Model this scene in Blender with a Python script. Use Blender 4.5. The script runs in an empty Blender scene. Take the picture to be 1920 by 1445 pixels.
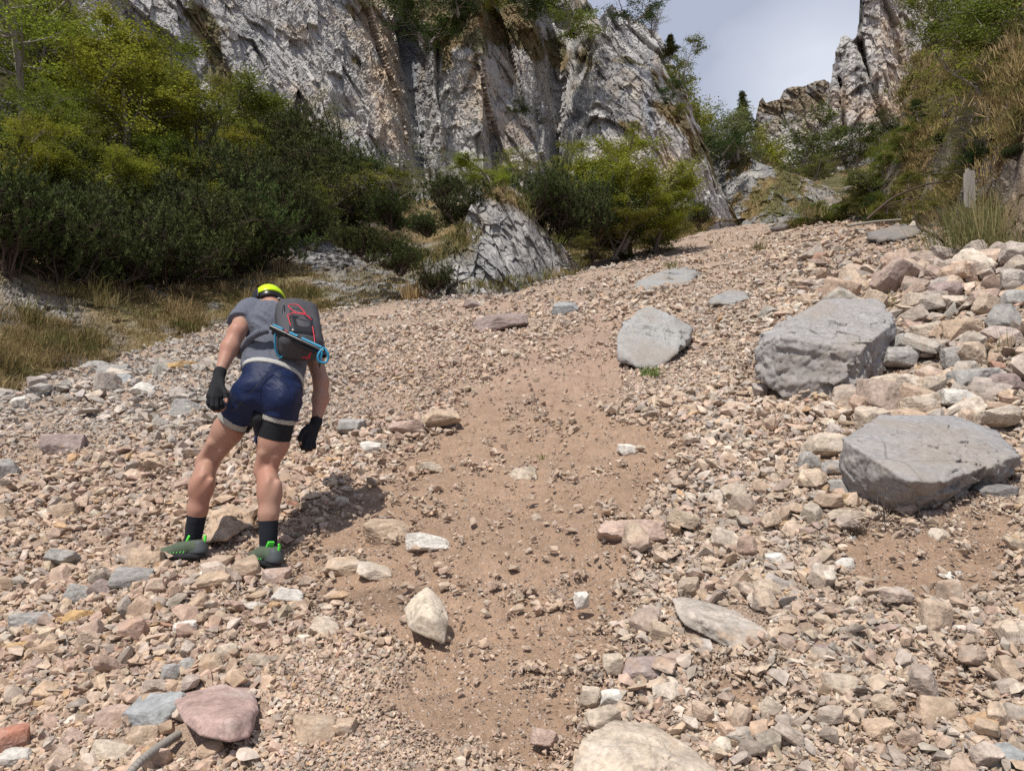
import bpy, bmesh, math, random
import numpy as np
from mathutils import Vector, Matrix

# ------------------------------------------------------------------ camera, sky, sun, exposure
F = 1420.0                       # focal length in photo pixels (photo is 1920 wide)
PITCH = math.radians(10.0)
CP, SP = math.cos(PITCH), math.sin(PITCH)
CAM = np.array([0.0, 0.0, 1.6])
scene = bpy.context.scene
C = scene.collection

cam = bpy.data.cameras.new("camera")
cam.sensor_width = 36.0
cam.lens = F / 1920.0 * 36.0
cam.clip_start = 0.05
cam.clip_end = 2000.0
camo = bpy.data.objects.new("camera", cam)
C.objects.link(camo)
camo.location = CAM
camo.rotation_euler = (math.radians(90) + PITCH, 0, 0)
scene.camera = camo

LD = Vector((0.27, 0.55, -0.88)).normalized()          # direction the sunlight travels
SUN_EL = math.asin(-LD.z)
SUN_AZ = math.atan2(-LD.x, -LD.y)                      # compass style, from +Y towards +X
sun = bpy.data.lights.new("sun", 'SUN')
sun.energy = 4.6
sun.angle = math.radians(0.53)
sun.color = (1.0, 0.945, 0.86)
suno = bpy.data.objects.new("sun", sun)
C.objects.link(suno)
suno.rotation_euler = (-LD).to_track_quat('Z', 'Y').to_euler()

world = bpy.data.worlds.new("World")
scene.world = world
world.use_nodes = True
wt = world.node_tree
wt.nodes.clear()
def wn(t): return wt.nodes.new(t)
sky = wn('ShaderNodeTexSky')
sky.sky_type = 'NISHITA'
sky.sun_disc = False
sky.sun_elevation = SUN_EL
sky.sun_rotation = SUN_AZ
sky.air_density = 1.0
sky.dust_density = 2.2
sky.ozone_density = 2.0
tc = wn('ShaderNodeTexCoord')
mp = wn('ShaderNodeMapping'); mp.inputs['Scale'].default_value = (1.6, 1.6, 2.6); mp.inputs['Location'].default_value = (0.55, 0.2, 0.35)
wt.links.new(tc.outputs['Generated'], mp.inputs['Vector'])
cn = wn('ShaderNodeTexNoise'); cn.inputs['Scale'].default_value = 1.7; cn.inputs['Detail'].default_value = 7; cn.inputs['Roughness'].default_value = 0.5; cn.inputs['Distortion'].default_value = 0.35
wt.links.new(mp.outputs[0], cn.inputs['Vector'])
cr = wn('ShaderNodeValToRGB'); cr.color_ramp.elements[0].position = 0.36; cr.color_ramp.elements[0].color = (0.30, 0.30, 0.30, 1)
cr.color_ramp.elements[1].position = 0.62; cr.color_ramp.elements[1].color = (1, 1, 1, 1)
wt.links.new(cn.outputs['Fac'], cr.inputs[0])
mx = wn('ShaderNodeMix'); mx.data_type = 'RGBA'
wt.links.new(cr.outputs[0], mx.inputs[0])
wt.links.new(sky.outputs[0], mx.inputs[6])
mx.inputs[7].default_value = (5.0, 5.5, 7.0, 1)
nrm = wn('ShaderNodeVectorMath'); nrm.operation = 'DISTANCE'; wt.links.new(tc.outputs['Generated'], nrm.inputs[0])
_d = Vector(((1535 - 960) / F, CP - (722.5 - 150) / F * SP, SP + (722.5 - 150) / F * CP)).normalized(); nrm.inputs[1].default_value = _d
dn = wn('ShaderNodeMath'); dn.operation = 'MULTIPLY_ADD'; wt.links.new(cn.outputs['Fac'], dn.inputs[0]); dn.inputs[1].default_value = 0.35; wt.links.new(nrm.outputs['Value'], dn.inputs[2])
dr_ = wn('ShaderNodeValToRGB'); dr_.color_ramp.elements[0].position = 0.22; dr_.color_ramp.elements[0].color = (1, 1, 1, 1); dr_.color_ramp.elements[1].position = 0.36; dr_.color_ramp.elements[1].color = (0, 0, 0, 1)
wt.links.new(dn.outputs[0], dr_.inputs[0])
mx2 = wn('ShaderNodeMix'); mx2.data_type = 'RGBA'; wt.links.new(dr_.outputs[0], mx2.inputs[0]); wt.links.new(mx.outputs[2], mx2.inputs[6]); mx2.inputs[7].default_value = (8.0, 8.5, 9.6, 1)
bg = wn('ShaderNodeBackground'); bg.inputs['Strength'].default_value = 0.09
wt.links.new(mx2.outputs[2], bg.inputs['Color'])
wo = wn('ShaderNodeOutputWorld'); wt.links.new(bg.outputs[0], wo.inputs[0])

scene.view_settings.view_transform = 'Standard'
scene.view_settings.look = 'None'
scene.view_settings.gamma = 1.0
scene.view_settings.exposure = 0.0
scene.render.engine = 'CYCLES'
scene.cycles.max_bounces = 5
scene.cycles.diffuse_bounces = 3
scene.cycles.transparent_max_bounces = 6
scene.cycles.use_denoising = False

# ------------------------------------------------------------------ numeric helpers
def toW(P):
    """tilted frame (x right, y along the view axis, z up from it) -> world"""
    P = np.asarray(P, float)
    x, y, z = P[..., 0], P[..., 1], P[..., 2]
    return np.stack([x + CAM[0], y * CP - z * SP + CAM[1], y * SP + z * CP + CAM[2]], -1)
def toF(W):
    W = np.asarray(W, float) - CAM
    x, y, z = W[..., 0], W[..., 1], W[..., 2]
    return np.stack([x, y * CP + z * SP, -y * SP + z * CP], -1)
def ray(px, py, d):
    px, py, d = np.broadcast_arrays(np.asarray(px, float), np.asarray(py, float), np.asarray(d, float))
    return toW(np.stack([(px - 960) / F * d, d, (722.5 - py) / F * d], -1))
def proj(W):
    f = toF(W)
    return 960 + F * f[..., 0] / f[..., 1], 722.5 - F * f[..., 2] / f[..., 1], f[..., 1]

def _hash(ix, iy, iz, seed):
    h = (ix.astype(np.uint32) * np.uint32(374761393)) ^ (iy.astype(np.uint32) * np.uint32(668265263)) ^ (iz.astype(np.uint32) * np.uint32(2147483647 & 1274126177)) ^ np.uint32((seed * 2654435761) & 0xffffffff)
    h = (h ^ (h >> np.uint32(13))) * np.uint32(1274126177)
    h = (h ^ (h >> np.uint32(16))) * np.uint32(2246822519)
    h = h ^ (h >> np.uint32(15))
    return h
def hashf(ix, iy, iz, seed):
    return _hash(ix, iy, iz, seed).astype(np.float64) / 4294967295.0
def vnoise(P, seed=0):
    P = np.asarray(P, float)
    i = np.floor(P).astype(np.int64); f = P - i
    f = f * f * f * (f * (f * 6 - 15) + 10)
    r = 0
    for a in (0, 1):
        wx = f[..., 0] if a else 1 - f[..., 0]
        for b in (0, 1):
            wy = f[..., 1] if b else 1 - f[..., 1]
            for c in (0, 1):
                wz = f[..., 2] if c else 1 - f[..., 2]
                r = r + wx * wy * wz * hashf(i[..., 0] + a, i[..., 1] + b, i[..., 2] + c, seed)
    return r * 2 - 1
def fbm(P, octv=4, seed=0, gain=0.5, lac=2.03):
    P = np.asarray(P, float); s = 0; a = 1; t = 0
    for k in range(octv):
        s = s + a * vnoise(P * lac ** k + 17.3 * k, seed + k * 7); t += a; a *= gain
    return s / t
def ridged(P, octv=4, seed=0, gain=0.5, lac=2.1):
    s = 0; a = 1; t = 0
    for k in range(octv):
        s = s + a * (1 - np.abs(vnoise(P * lac ** k + 9.1 * k, seed + k * 7)) * 2); t += a; a *= gain
    return s / t
def facet(P, seed=0):
    """Voronoi cells, each with its own tilted plane: breaks like fractured rock. ~[-1,1], plus cell id"""
    P = np.asarray(P, float)
    i = np.floor(P).astype(np.int64)
    best = np.full(P.shape[:-1], 1e9); val = np.zeros(P.shape[:-1]); cid = np.zeros(P.shape[:-1])
    for a in (-1, 0, 1):
        for b in (-1, 0, 1):
            for c in (-1, 0, 1):
                X, Y, Z = i[..., 0] + a, i[..., 1] + b, i[..., 2] + c
                dx = X + hashf(X, Y, Z, seed) - P[..., 0]
                dy = Y + hashf(X, Y, Z, seed + 1) - P[..., 1]
                dz = Z + hashf(X, Y, Z, seed + 2) - P[..., 2]
                d = dx * dx + dy * dy + dz * dz
                m = d < best
                g = (hashf(X, Y, Z, seed + 3) - .5) * dx + (hashf(X, Y, Z, seed + 4) - .5) * dy + (hashf(X, Y, Z, seed + 5) - .5) * dz
                h = hashf(X, Y, Z, seed + 6)
                val = np.where(m, g * 1.6 + (h - .5) * 0.8, val)
                cid = np.where(m, h, cid)
                best = np.where(m, d, best)
    return val, cid
def sstep(a, b, x):
    t = np.clip((x - a) / (b - a), 0, 1)
    return t * t * (3 - 2 * t)
def interp(x, pts):
    p = np.asarray(pts, float)
    return np.interp(x, p[:, 0], p[:, 1])
def inpoly(px, py, poly):
    px = np.asarray(px); r = np.zeros(px.shape, bool)
    n = len(poly)
    for k in range(n):
        x1, y1 = poly[k]; x2, y2 = poly[(k + 1) % n]
        if y1 == y2: continue
        c = ((y1 > py) != (y2 > py)) & (px < (x2 - x1) * (py - y1) / (y2 - y1) + x1)
        r ^= c
    return r

# ------------------------------------------------------------------ object helpers
def rawmesh(name, V, faces, cols=None, smooth=False):
    """V (n,3); faces (m,k) array with constant k, or a list of such arrays"""
    me = bpy.data.meshes.new(name)
    if not isinstance(faces, list): faces = [faces]
    faces = [np.asarray(f, np.int32) for f in faces if len(f)]
    V = np.asarray(V, np.float32)
    me.vertices.add(len(V)); me.vertices.foreach_set('co', V.ravel())
    nl = sum(f.size for f in faces); nf = sum(len(f) for f in faces)
    me.loops.add(nl); me.loops.foreach_set('vertex_index', np.concatenate([f.ravel() for f in faces]))
    me.polygons.add(nf)
    tot = np.concatenate([np.full(len(f), f.shape[1], np.int32) for f in faces])
    st = np.concatenate([[0], np.cumsum(tot)[:-1]]).astype(np.int32)
    me.polygons.foreach_set('loop_start', st); me.polygons.foreach_set('loop_total', tot)
    me.polygons.foreach_set('use_smooth', np.full(nf, smooth, bool))
    if cols is not None:
        cols = np.asarray(cols, np.float32)
        if cols.shape[1] == 3: cols = np.concatenate([cols, np.ones((len(cols), 1), np.float32)], 1)
        a = me.color_attributes.new('col', 'FLOAT_COLOR', 'POINT'); a.data.foreach_set('color', cols.ravel())
    me.update(); me.validate()
    return me
def ob(name, me, mat=None, parent=None, label=None, cat=None, group=None, kind=None, loc=None, color=None):
    o = bpy.data.objects.new(name, me); C.objects.link(o)
    if mat is not None and me is not None and hasattr(me, 'materials') and len(me.materials) == 0: me.materials.append(mat)
    if parent is not None: o.parent = parent
    if loc is not None: o.location = loc
    if label: o['label'] = label
    if cat: o['category'] = cat
    if group: o['group'] = group
    if kind: o['kind'] = kind
    if color is not None: o.color = (*color, 1.0)
    return o
def gridfaces(nr, nc):
    a = np.arange(nr * nc).reshape(nr, nc)
    return np.stack([a[:-1, :-1], a[:-1, 1:], a[1:, 1:], a[1:, :-1]], -1).reshape(-1, 4)
def gridnormals(P):
    du = np.gradient(P, axis=1); dv = np.gradient(P, axis=0)
    n = np.cross(du, dv); n /= np.linalg.norm(n, axis=-1, keepdims=True) + 1e-12
    return n

# ------------------------------------------------------------------ materials
class NT:
    def __init__(s, name):
        s.m = bpy.data.materials.new(name); s.m.use_nodes = True; s.t = s.m.node_tree; s.t.nodes.clear()
        s.out = s.n('ShaderNodeOutputMaterial'); s.b = s.n('ShaderNodeBsdfPrincipled'); s.l(s.b.outputs[0], s.out.inputs[0])
        s.b.inputs['Roughness'].default_value = 0.9
        s.b.inputs['Specular IOR Level'].default_value = 0.25
    def n(s, t, **kw):
        q = s.t.nodes.new(t)
        for k, v in kw.items(): setattr(q, k, v)
        return q
    def l(s, a, b): s.t.links.new(a, b)
    def pos(s, scale=(1, 1, 1), obj=False, rot=(0, 0, 0)):
        g = s.n('ShaderNodeTexCoord').outputs['Object'] if obj else s.n('ShaderNodeNewGeometry').outputs['Position']
        m = s.n('ShaderNodeMapping'); m.inputs['Scale'].default_value = scale; m.inputs['Rotation'].default_value = rot
        s.l(g, m.inputs['Vector']); return m.outputs[0]
    def noise(s, v, scale, detail=4, rough=0.55, dist=0.0):
        q = s.n('ShaderNodeTexNoise'); q.inputs['Scale'].default_value = scale; q.inputs['Detail'].default_value = detail
        q.inputs['Roughness'].default_value = rough; q.inputs['Distortion'].default_value = dist
        s.l(v, q.inputs['Vector']); return q.outputs['Fac']
    def voro(s, v, scale, feature='F1', out='Distance'):
        q = s.n('ShaderNodeTexVoronoi'); q.feature = feature; q.inputs['Scale'].default_value = scale
        s.l(v, q.inputs['Vector']); return q.outputs[out]
    def ramp(s, f, stops):
        q = s.n('ShaderNodeValToRGB'); e = q.color_ramp.elements
        while len(e) < len(stops): e.new(0.5)
        for k, (p, c) in enumerate(stops):
            e[k].position = p; e[k].color = (*c, 1) if not isinstance(c, (int, float)) else (c, c, c, 1)
        s.l(f, q.inputs[0]); return q.outputs[0]
    def mix(s, f, a, b, mode='MIX'):
        q = s.n('ShaderNodeMix'); q.data_type = 'RGBA'; q.blend_type = mode
        for v, i in ((f, 0), (a, 6), (b, 7)):
            if isinstance(v, (int, float)): q.inputs[i].default_value = v
            elif isinstance(v, tuple): q.inputs[i].default_value = (*v, 1)
            else: s.l(v, q.inputs[i])
        return q.outputs[2]
    def math(s, op, a, b=0.0):
        q = s.n('ShaderNodeMath', operation=op)
        for v, i in ((a, 0), (b, 1)):
            if isinstance(v, (int, float)): q.inputs[i].default_value = v
            else: s.l(v, q.inputs[i])
        return q.outputs[0]
    def attr(s, name='col'):
        return s.n('ShaderNodeAttribute', attribute_name=name).outputs['Color']
    def objcol(s): return s.n('ShaderNodeObjectInfo').outputs['Color']
    def color(s, c):
        if isinstance(c, tuple): s.b.inputs['Base Color'].default_value = (*c, 1)
        else: s.l(c, s.b.inputs['Base Color'])
    def bump(s, h, dist=0.01, strength=0.6, prev=None):
        q = s.n('ShaderNodeBump'); q.inputs['Distance'].default_value = dist; q.inputs['Strength'].default_value = strength
        s.l(h, q.inputs['Height'])
        if prev is not None: s.l(prev, q.inputs['Normal'])
        s.l(q.outputs[0], s.b.inputs['Normal']); return q.outputs[0]

def stone_mat(name, source, scale=1.0, stain=True, bumpk=1.0, veins=0.0, calm=False):
    t = NT(name); p = t.pos()
    base = t.attr() if source == 'attr' else t.objcol()
    n1 = t.noise(p, 9 * scale, 6, 0.65)
    v = t.ramp(n1, [(0.30, 0.82), (0.5, 0.99), (0.70, 1.12)] if calm else [(0.30, 0.60), (0.5, 0.98), (0.70, 1.28)])
    c = t.mix(1.0, base, v, 'MULTIPLY')
    if stain:
        n2 = t.noise(p, 5.0 * scale, 4, 0.6, 0.6)
        f = t.ramp(n2, [(0.60, 0.0), (0.72, 0.38)])
        c = t.mix(f, c, (0.44, 0.27, 0.14))
        n3 = t.noise(p, 3.3 * scale, 4, 0.6, 0.2)
        c = t.mix(t.ramp(n3, [(0.56, 0.0), (0.70, 0.35)]), c, (0.56, 0.52, 0.47))
    if veins:
        q = t.noise(p, 2.3 * scale, 3, 0.5, 2.5)
        w = t.math('ABSOLUTE', t.math('SUBTRACT', q, 0.5))
        c = t.mix(t.ramp(w, [(0.0, veins), (0.012, 0.0)]), c, (0.72, 0.70, 0.68))
    sp_ = t.noise(p, 38 * scale, 4, 0.75)
    c = t.mix(1.0, c, t.ramp(sp_, [(0.32, 0.72), (0.5, 1.0), (0.68, 1.2)]), 'MULTIPLY')
    if calm:
        ck = t.voro(t.pos((1, 1, 2.2), rot=(0.3, 0.5, 0.2)), 3.2 * scale, 'DISTANCE_TO_EDGE')
        ckf = t.ramp(ck, [(0.0, 0.0), (0.03, 1.0)])
        gate = t.ramp(t.noise(p, 2.0, 3, 0.5), [(0.50, 1.0), (0.60, 0.0)])
        ckf = t.math('MAXIMUM', ckf, gate)
        c = t.mix(1.0, c, t.ramp(ckf, [(0.0, 0.55), (1.0, 1.0)]), 'MULTIPLY')
        c = t.mix(t.ramp(t.noise(p, 1.8, 4, 0.6), [(0.46, 0.0), (0.66, 0.55)]), c, (0.30, 0.25, 0.205))
    t.color(c)
    b1 = t.bump(n1, 0.018 * bumpk / scale, 0.7)
    t.bump(t.noise(p, 70 * scale, 3, 0.6), 0.003 * bumpk / scale, 0.7, b1)
    return t.m

# ------------------------------------------------------------------ the ground surface (tilted frame)
H0, GA, GB, GC = 1.55, 0.21, 0.13, 0.0002
YB = [(-700, 7.0), (-300, 9.0), (0, 11.7), (200, 15.2), (430, 19.6), (600, 19.8), (800, 20), (960, 20), (1100, 26), (1250, 38), (1340, 60), (1400, 80), (1425, 60),
      (1450, 36), (1600, 34), (1700, 27), (1780, 21), (1850, 14), (1920, 11), (2100, 8.5), (2600, 6.5)]
PATH = [[(880, 1445), (885, 1395), (830, 1340), (810, 1280), (740, 1225), (670, 1195), (620, 1130), (570, 1100), (540, 1075), (560, 1000), (630, 930), (730, 870), (810, 830), (850, 780), (850, 725), (930, 670),
         (1020, 640), (1080, 605), (1150, 570), (1190, 580), (1165, 640), (1150, 700), (1130, 745), (1170, 780), (1230, 812), (1280, 850), (1260, 900), (1205, 950), (1230, 990), (1200, 1080), (1180, 1180), (1150, 1270), (1110, 1345), (1070, 1445)],
        [(880, 585), (930, 545), (1020, 545), (1010, 575), (900, 600)],
        [(1590, 960), (1700, 975), (1920, 930), (1920, 1180), (1840, 1130), (1700, 1140), (1600, 1100), (1560, 1050)],
        [(1330, 1240), (1420, 1225), (1440, 1290), (1560, 1330), (1740, 1290), (1760, 1210), (1860, 1200), (1870, 1290), (1800, 1370), (1640, 1380), (1500, 1340), (1380, 1330), (1300, 1290)],
        [(690, 1290), (820, 1260), (890, 1330), (900, 1420), (800, 1400), (720, 1350)],
        [(1600, 700), (1700, 690), (1720, 730), (1620, 760)],
        [(1180, 810), (1260, 800), (1290, 850), (1230, 900)],
        [(230, 980), (330, 970), (330, 1040), (250, 1050)]]
def gheight(x, y, detail=True):
    x = np.asarray(x, float); y = np.asarray(y, float)
    yy = np.maximum(y, 0.3)
    px = 960 + F * np.clip(x / yy, -1.2, 1.2)
    yb = interp(px, YB)
    z = -H0 + GA * y + GB * x - GC * np.maximum(y, 0) ** 2
    z = z - np.clip((y - yb), 0, 40) * 0.25
    z = z + 0.45 * np.exp(-((x - 5.0) / 1.7) ** 2 - ((y - 7.8) / 2.4) ** 2) + 0.12 * np.exp(-((x + 5.6) / 2.0) ** 2 - ((y - 10.5) / 1.2) ** 2)
    if detail:
        P = np.stack([x, y, np.zeros_like(x)], -1)
        z = z + 0.05 * vnoise(P * 0.7, 3) * np.clip(yy / 4, 0.3, 1.5) + 0.03 * vnoise(P * 1.9, 5) + 0.012 * vnoise(P * 5.5, 6)
    return z
_gy = np.geomspace(1.4, 95, 900)
def gdepth(px, py):
    u = (float(px) - 960) / F; v = (722.5 - float(py)) / F
    f = gheight(u * _gy, _gy, False) - v * _gy
    k = np.argmax(f >= 0)
    if not (f >= 0).any(): return 60.0
    if k == 0: return float(_gy[0])
    return float(_gy[k - 1] + (_gy[k] - _gy[k - 1]) * (-f[k - 1]) / (f[k] - f[k - 1]))
rng = np.random.default_rng(7)
def dirtmask(px, py):
    P = np.stack([px / 60, py / 45, 0 * px], -1)
    jx = px + 26 * vnoise(P, 21) + 10 * vnoise(P * 3, 23); jy = py + 20 * vnoise(P, 22)
    m = 0
    for dx, dy in ((0, 0), (40, 0), (-40, 0), (0, 26), (0, -26)):
        q = 0
        for poly in PATH: q = np.maximum(q, inpoly(jx + dx, jy + dy, poly).astype(float))
        m = m + q
    br = 0.9 * vnoise(np.stack([px / 75, py / 42, 0 * px + 3.3], -1), 24) + 0.6 * vnoise(np.stack([px / 26, py / 15, 0 * px], -1), 25)
    return m / 5 * (0.68 + 0.32 * sstep(-0.75, -0.3, br)) * (1 - 0.22 * sstep(740, 660, py))

th = np.concatenate([np.linspace(-180, -52, 26)[:-1], np.linspace(-52, 46, 620), np.linspace(46, 180, 26)[1:]]) * math.pi / 180
rr = np.concatenate([np.geomspace(0.7, 120, 560), np.geomspace(130, 900, 12)])
TH, RR = np.meshgrid(th, rr)
gx, gy = RR * np.sin(TH), RR * np.cos(TH)
gz = gheight(gx, np.minimum(gy, 130))
Pm = np.stack([gx, gy, 0 * gx], -1)
fine = 0.010 * fbm(Pm * 9, 3, 31) + 0.006 * facet(Pm * 16, 33)[0] + 0.004 * vnoise(Pm * 45, 35)
gz = gz + fine * np.clip(RR / 3, 0.8, 3)
pxg = 960 + F * gx / np.maximum(gy, 0.3); pyg = 722.5 - F * gz / np.maximum(gy, 0.3)
dm = dirtmask(pxg, pyg) * (gy > 0.3)
gz = gz - 0.02 * dm + dm * (0.022 * vnoise(Pm * 3.4, 36) + 0.014 * np.minimum(vnoise(Pm * 7.5, 37), 0.1)) * np.clip(RR / 5, 0.7, 2)
GW = toW(np.stack([gx, gy, gz], -1)).reshape(-1, 3)
soil = np.array([0.335, 0.228, 0.157]); grit = np.array([0.35, 0.262, 0.20]); redsoil = np.array([0.355, 0.245, 0.185])
far = sstep(820, 640, pyg)[..., None]
gc = soil * (1 - far) + redsoil * far
gc = gc * dm[..., None] + grit * (1 - dm[..., None])
wet = sstep(0.25, 0.6, vnoise(Pm * 2.1, 41) + 0.5 * vnoise(Pm * 7, 42)) * ((pxg > 1250) & (pyg > 940) | (pyg > 1090) & (pxg > 600) & (pxg < 900))
gc = gc * (1 - 0.30 * wet[..., None]) * (1 + 0.14 * fbm(Pm * 1.3, 4, 43))[..., None]
gme = rawmesh('ground', GW, gridfaces(len(rr), len(th)), gc.reshape(-1, 3), smooth=True)
t = NT('soil'); p = t.pos()
n1 = t.noise(p, 14, 6, 0.7); n2 = t.noise(p, 110, 4, 0.6)
c = t.mix(1.0, t.attr(), t.ramp(n1, [(0.3, 0.78), (0.7, 1.2)]), 'MULTIPLY')
vc = t.voro(p, 55, 'F1', 'Color'); vd = t.voro(p, 55)
sel = t.ramp(t.n('ShaderNodeSeparateColor').outputs[0], [(0, 0), (1, 0)])
sp = t.n('ShaderNodeSeparateColor'); t.l(vc, sp.inputs[0])
msk = t.math('MULTIPLY', t.ramp(sp.outputs[0], [(0.60, 0.0), (0.62, 1.0)]), t.ramp(vd, [(0.30, 1.0), (0.40, 0.0)]))
c = t.mix(t.math('MULTIPLY', msk, 0.75), c, t.mix(sp.outputs[1], (0.58, 0.46, 0.37), (0.36, 0.29, 0.25)))
c = t.mix(1.0, c, t.ramp(n2, [(0.3, 0.75), (0.7, 1.2)]), 'MULTIPLY')
t.color(c)
b = t.bump(n1, 0.03, 0.7); b = t.bump(t.math('ADD', n2, t.math('MULTIPLY', msk, 0.8)), 0.006, 0.9, b)
ob('ground', gme, t.m, kind='structure')

# ------------------------------------------------------------------ stone shapes
def hullmesh(seed, n=14, flat=0.6):
    r = random.Random(seed); bm = bmesh.new()
    k = (1.0, r.uniform(0.6, 0.95), flat * r.uniform(0.75, 1.25))
    for i in range(n):
        d = Vector((r.gauss(0, 1), r.gauss(0, 1), r.gauss(0, 1))).normalized()
        # push towards a box: stones that broke along planes
        m = max(abs(d.x), abs(d.y), abs(d.z)); d = d.lerp(d / m, r.uniform(0.2, 0.8)) * r.uniform(0.72, 1.0)
        bm.verts.new((d.x * k[0], d.y * k[1], d.z * k[2]))
    res = bmesh.ops.convex_hull(bm, input=bm.verts)
    for e in list({v for v in res['geom_interior'] if isinstance(v, bmesh.types.BMVert)}):
        if e.is_valid: bm.verts.remove(e)
    bmesh.ops.triangulate(bm, faces=bm.faces)
    bm.verts.index_update()
    V = np.array([v.co[:] for v in bm.verts]); Fa = np.array([[v.index for v in f.verts] for f in bm.faces])
    bm.free(); V -= (V.max(0) + V.min(0)) / 2; V /= (V[:, 0].max() - V[:, 0].min())
    return V, Fa
_ico = {}
def ico(sub):
    if sub not in _ico:
        bm = bmesh.new(); bmesh.ops.create_icosphere(bm, subdivisions=sub, radius=1)
        bm.verts.index_update()
        _ico[sub] = (np.array([v.co[:] for v in bm.verts]), np.array([[v.index for v in f.verts] for f in bm.faces])); bm.free()
    return _ico[sub]
def polyrock(N, h, sub, seed, rough=1.0, soft=70, fs=1.0):
    """star-shaped polytope {x: N.x <= h}, softened edges, fractured surface; unit-ish size"""
    D, Fa = ico(sub)
    q = np.clip((D @ N.T) / h, 1e-3, None)
    r = 1.0 / ((q ** soft).sum(1) ** (1.0 / soft))
    P = D * r[:, None]
    nrm = D
    s = 4.0 * fs
    d = 0.050 * facet(P * s * [1, 1, 1.8] + seed * 3.1, seed)[0] + 0.022 * facet(P * s * 2.6 + seed, seed + 3)[0] + 0.012 * fbm(P * s * 5, 3, seed + 9) + 0.03 * fbm(P * 2.2, 2, seed + 5)
    P = P + nrm * (d * rough)[:, None]
    return P, Fa
def stonemesh(seed, sub=3, flat=0.6, rough=1.0):
    r = np.random.default_rng(seed)
    n = r.integers(9, 14)
    N = r.normal(size=(n, 3)); N /= np.linalg.norm(N, axis=1, keepdims=True)
    N = np.concatenate([N, [[0, 0, 1], [0, 0, -1], [1, .1, 0], [-1, 0, .1], [0, 1, 0], [.1, -1, 0]]]); N /= np.linalg.norm(N, axis=1, keepdims=True)
    h = np.concatenate([r.uniform(0.72, 1.0, n), [0.8] * 2, [0.9] * 4])
    P, Fa = polyrock(N, h, sub, seed, rough)
    P *= [1, r.uniform(0.65, 0.95), flat * r.uniform(0.85, 1.2)]
    P -= (P.max(0) + P.min(0)) / 2; P /= (P[:, 0].max() - P[:, 0].min())
    return P, Fa

M_scree = stone_mat('scree_stone', 'attr', 1.3, stain=False, bumpk=0.6)
M_rock = stone_mat('loose_rock', 'obj', 1.6, stain=True, bumpk=0.9, veins=0.0)
M_boulder = stone_mat('grey_boulder', 'obj', 1.0, stain=False, bumpk=0.45, veins=0.0, calm=True)

PAL = {'cream': (0.50, 0.42, 0.335), 'tan': (0.44, 0.335, 0.245), 'pink': (0.425, 0.315, 0.26), 'mauve': (0.30, 0.235, 0.215), 'grey': (0.345, 0.33, 0.31),
       'blue': (0.32, 0.33, 0.33), 'white': (0.60, 0.565, 0.51), 'ochre': (0.47, 0.31, 0.15), 'dark': (0.20, 0.19, 0.185), 'red': (0.34, 0.16, 0.11)}
PN = list(PAL); PC = np.array([PAL[k] for k in PN]) * [1.03, 0.965, 0.91]
def zonew(px, py):
    """palette weights by place; each row sums to one"""
    base = {'fg': [.26, .23, .22, .07, .12, .03, .07, .025, .0, .005], 'right': [.30, .18, .10, .06, .16, .05, .13, .012, .01, .0],
            'far': [.36, .12, .10, .04, .15, .04, .18, .01, .0, .0], 'grey': [.12, .03, .02, .02, .44, .20, .18, .01, .01, .0], 'up': [.24, .14, .08, .07, .27, .08, .09, .02, .02, .01]}
    g = sstep(760, 520, px + 0.15 * (py - 700)) * sstep(880, 760, py)
    edge = sstep(35, 8, py - interp(px, [(0, 740), (200, 665), (430, 610), (600, 585), (800, 560), (960, 545), (1100, 500), (1250, 455)])) * (px < 1150)
    g = np.maximum(g, edge * 0.9)
    r = sstep(950, 1250, px) * (1 - g); fa = sstep(720, 600, py) * (1 - g)
    up = sstep(1450, 1600, px) * sstep(820, 700, py)
    w = (1 - g)[:, None] * ((1 - r)[:, None] * base['fg'] + r[:, None] * np.array(base['right'])) + g[:, None] * np.array(base['grey'])
    w = w * (1 - fa[:, None]) + fa[:, None] * np.array(base['far'])
    w = w * (1 - up[:, None]) + up[:, None] * np.array(base['up'])
    return w / w.sum(1, keepdims=True)
def pickcol(px, py, r=rng):
    w = np.cumsum(zonew(px, py), 1)
    k = np.clip((r.random(len(px))[:, None] > w).sum(1), 0, len(PN) - 1)
    c = PC[k] * r.uniform(0.82, 1.16, (len(px), 1)) * (1 + r.normal(0, 0.02, (len(px), 3)))
    tone = (zonew(px, py) @ PC)
    c = c * 0.58 + tone * 0.42
    dmk = dirtmask(px, py)[:, None] * 0.5
    return c * (1 - dmk) + np.array([0.42, 0.325, 0.245]) * dmk, k
def zscale(px, py):
    s = np.ones(len(px))
    s = s + 0.7 * sstep(640, 480, px) * sstep(830, 740, py)
    s = s + 1.0 * sstep(1350, 1620, px) * sstep(860, 740, py)
    s = s + 0.5 * sstep(640, 560, py)
    s = s + 0.25 * sstep(600, 300, px) * sstep(950, 1150, py)
    s = s * (1 - 0.6 * sstep(470, 560, px) * sstep(900, 820, px) * sstep(1150, 1230, py))
    s = s * (1 + 0.15 * sstep(640, 560, px) * sstep(740, 800, py) * sstep(1060, 1000, py))
    return s
def rotmats(yaw, tx, ty):
    cy, sy = np.cos(yaw), np.sin(yaw); cx, sx = np.cos(tx), np.sin(tx); cz, sz = np.cos(ty), np.sin(ty)
    n = len(yaw); Z = np.zeros(n); O = np.ones(n)
    Rz = np.stack([cy, -sy, Z, sy, cy, Z, Z, Z, O], -1).reshape(n, 3, 3)
    Rx = np.stack([O, Z, Z, Z, cx, -sx, Z, sx, cx], -1).reshape(n, 3, 3)
    Ry = np.stack([cz, Z, sz, Z, O, Z, -sz, Z, cz], -1).reshape(n, 3, 3)
    return Rx @ Ry @ Rz

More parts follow.
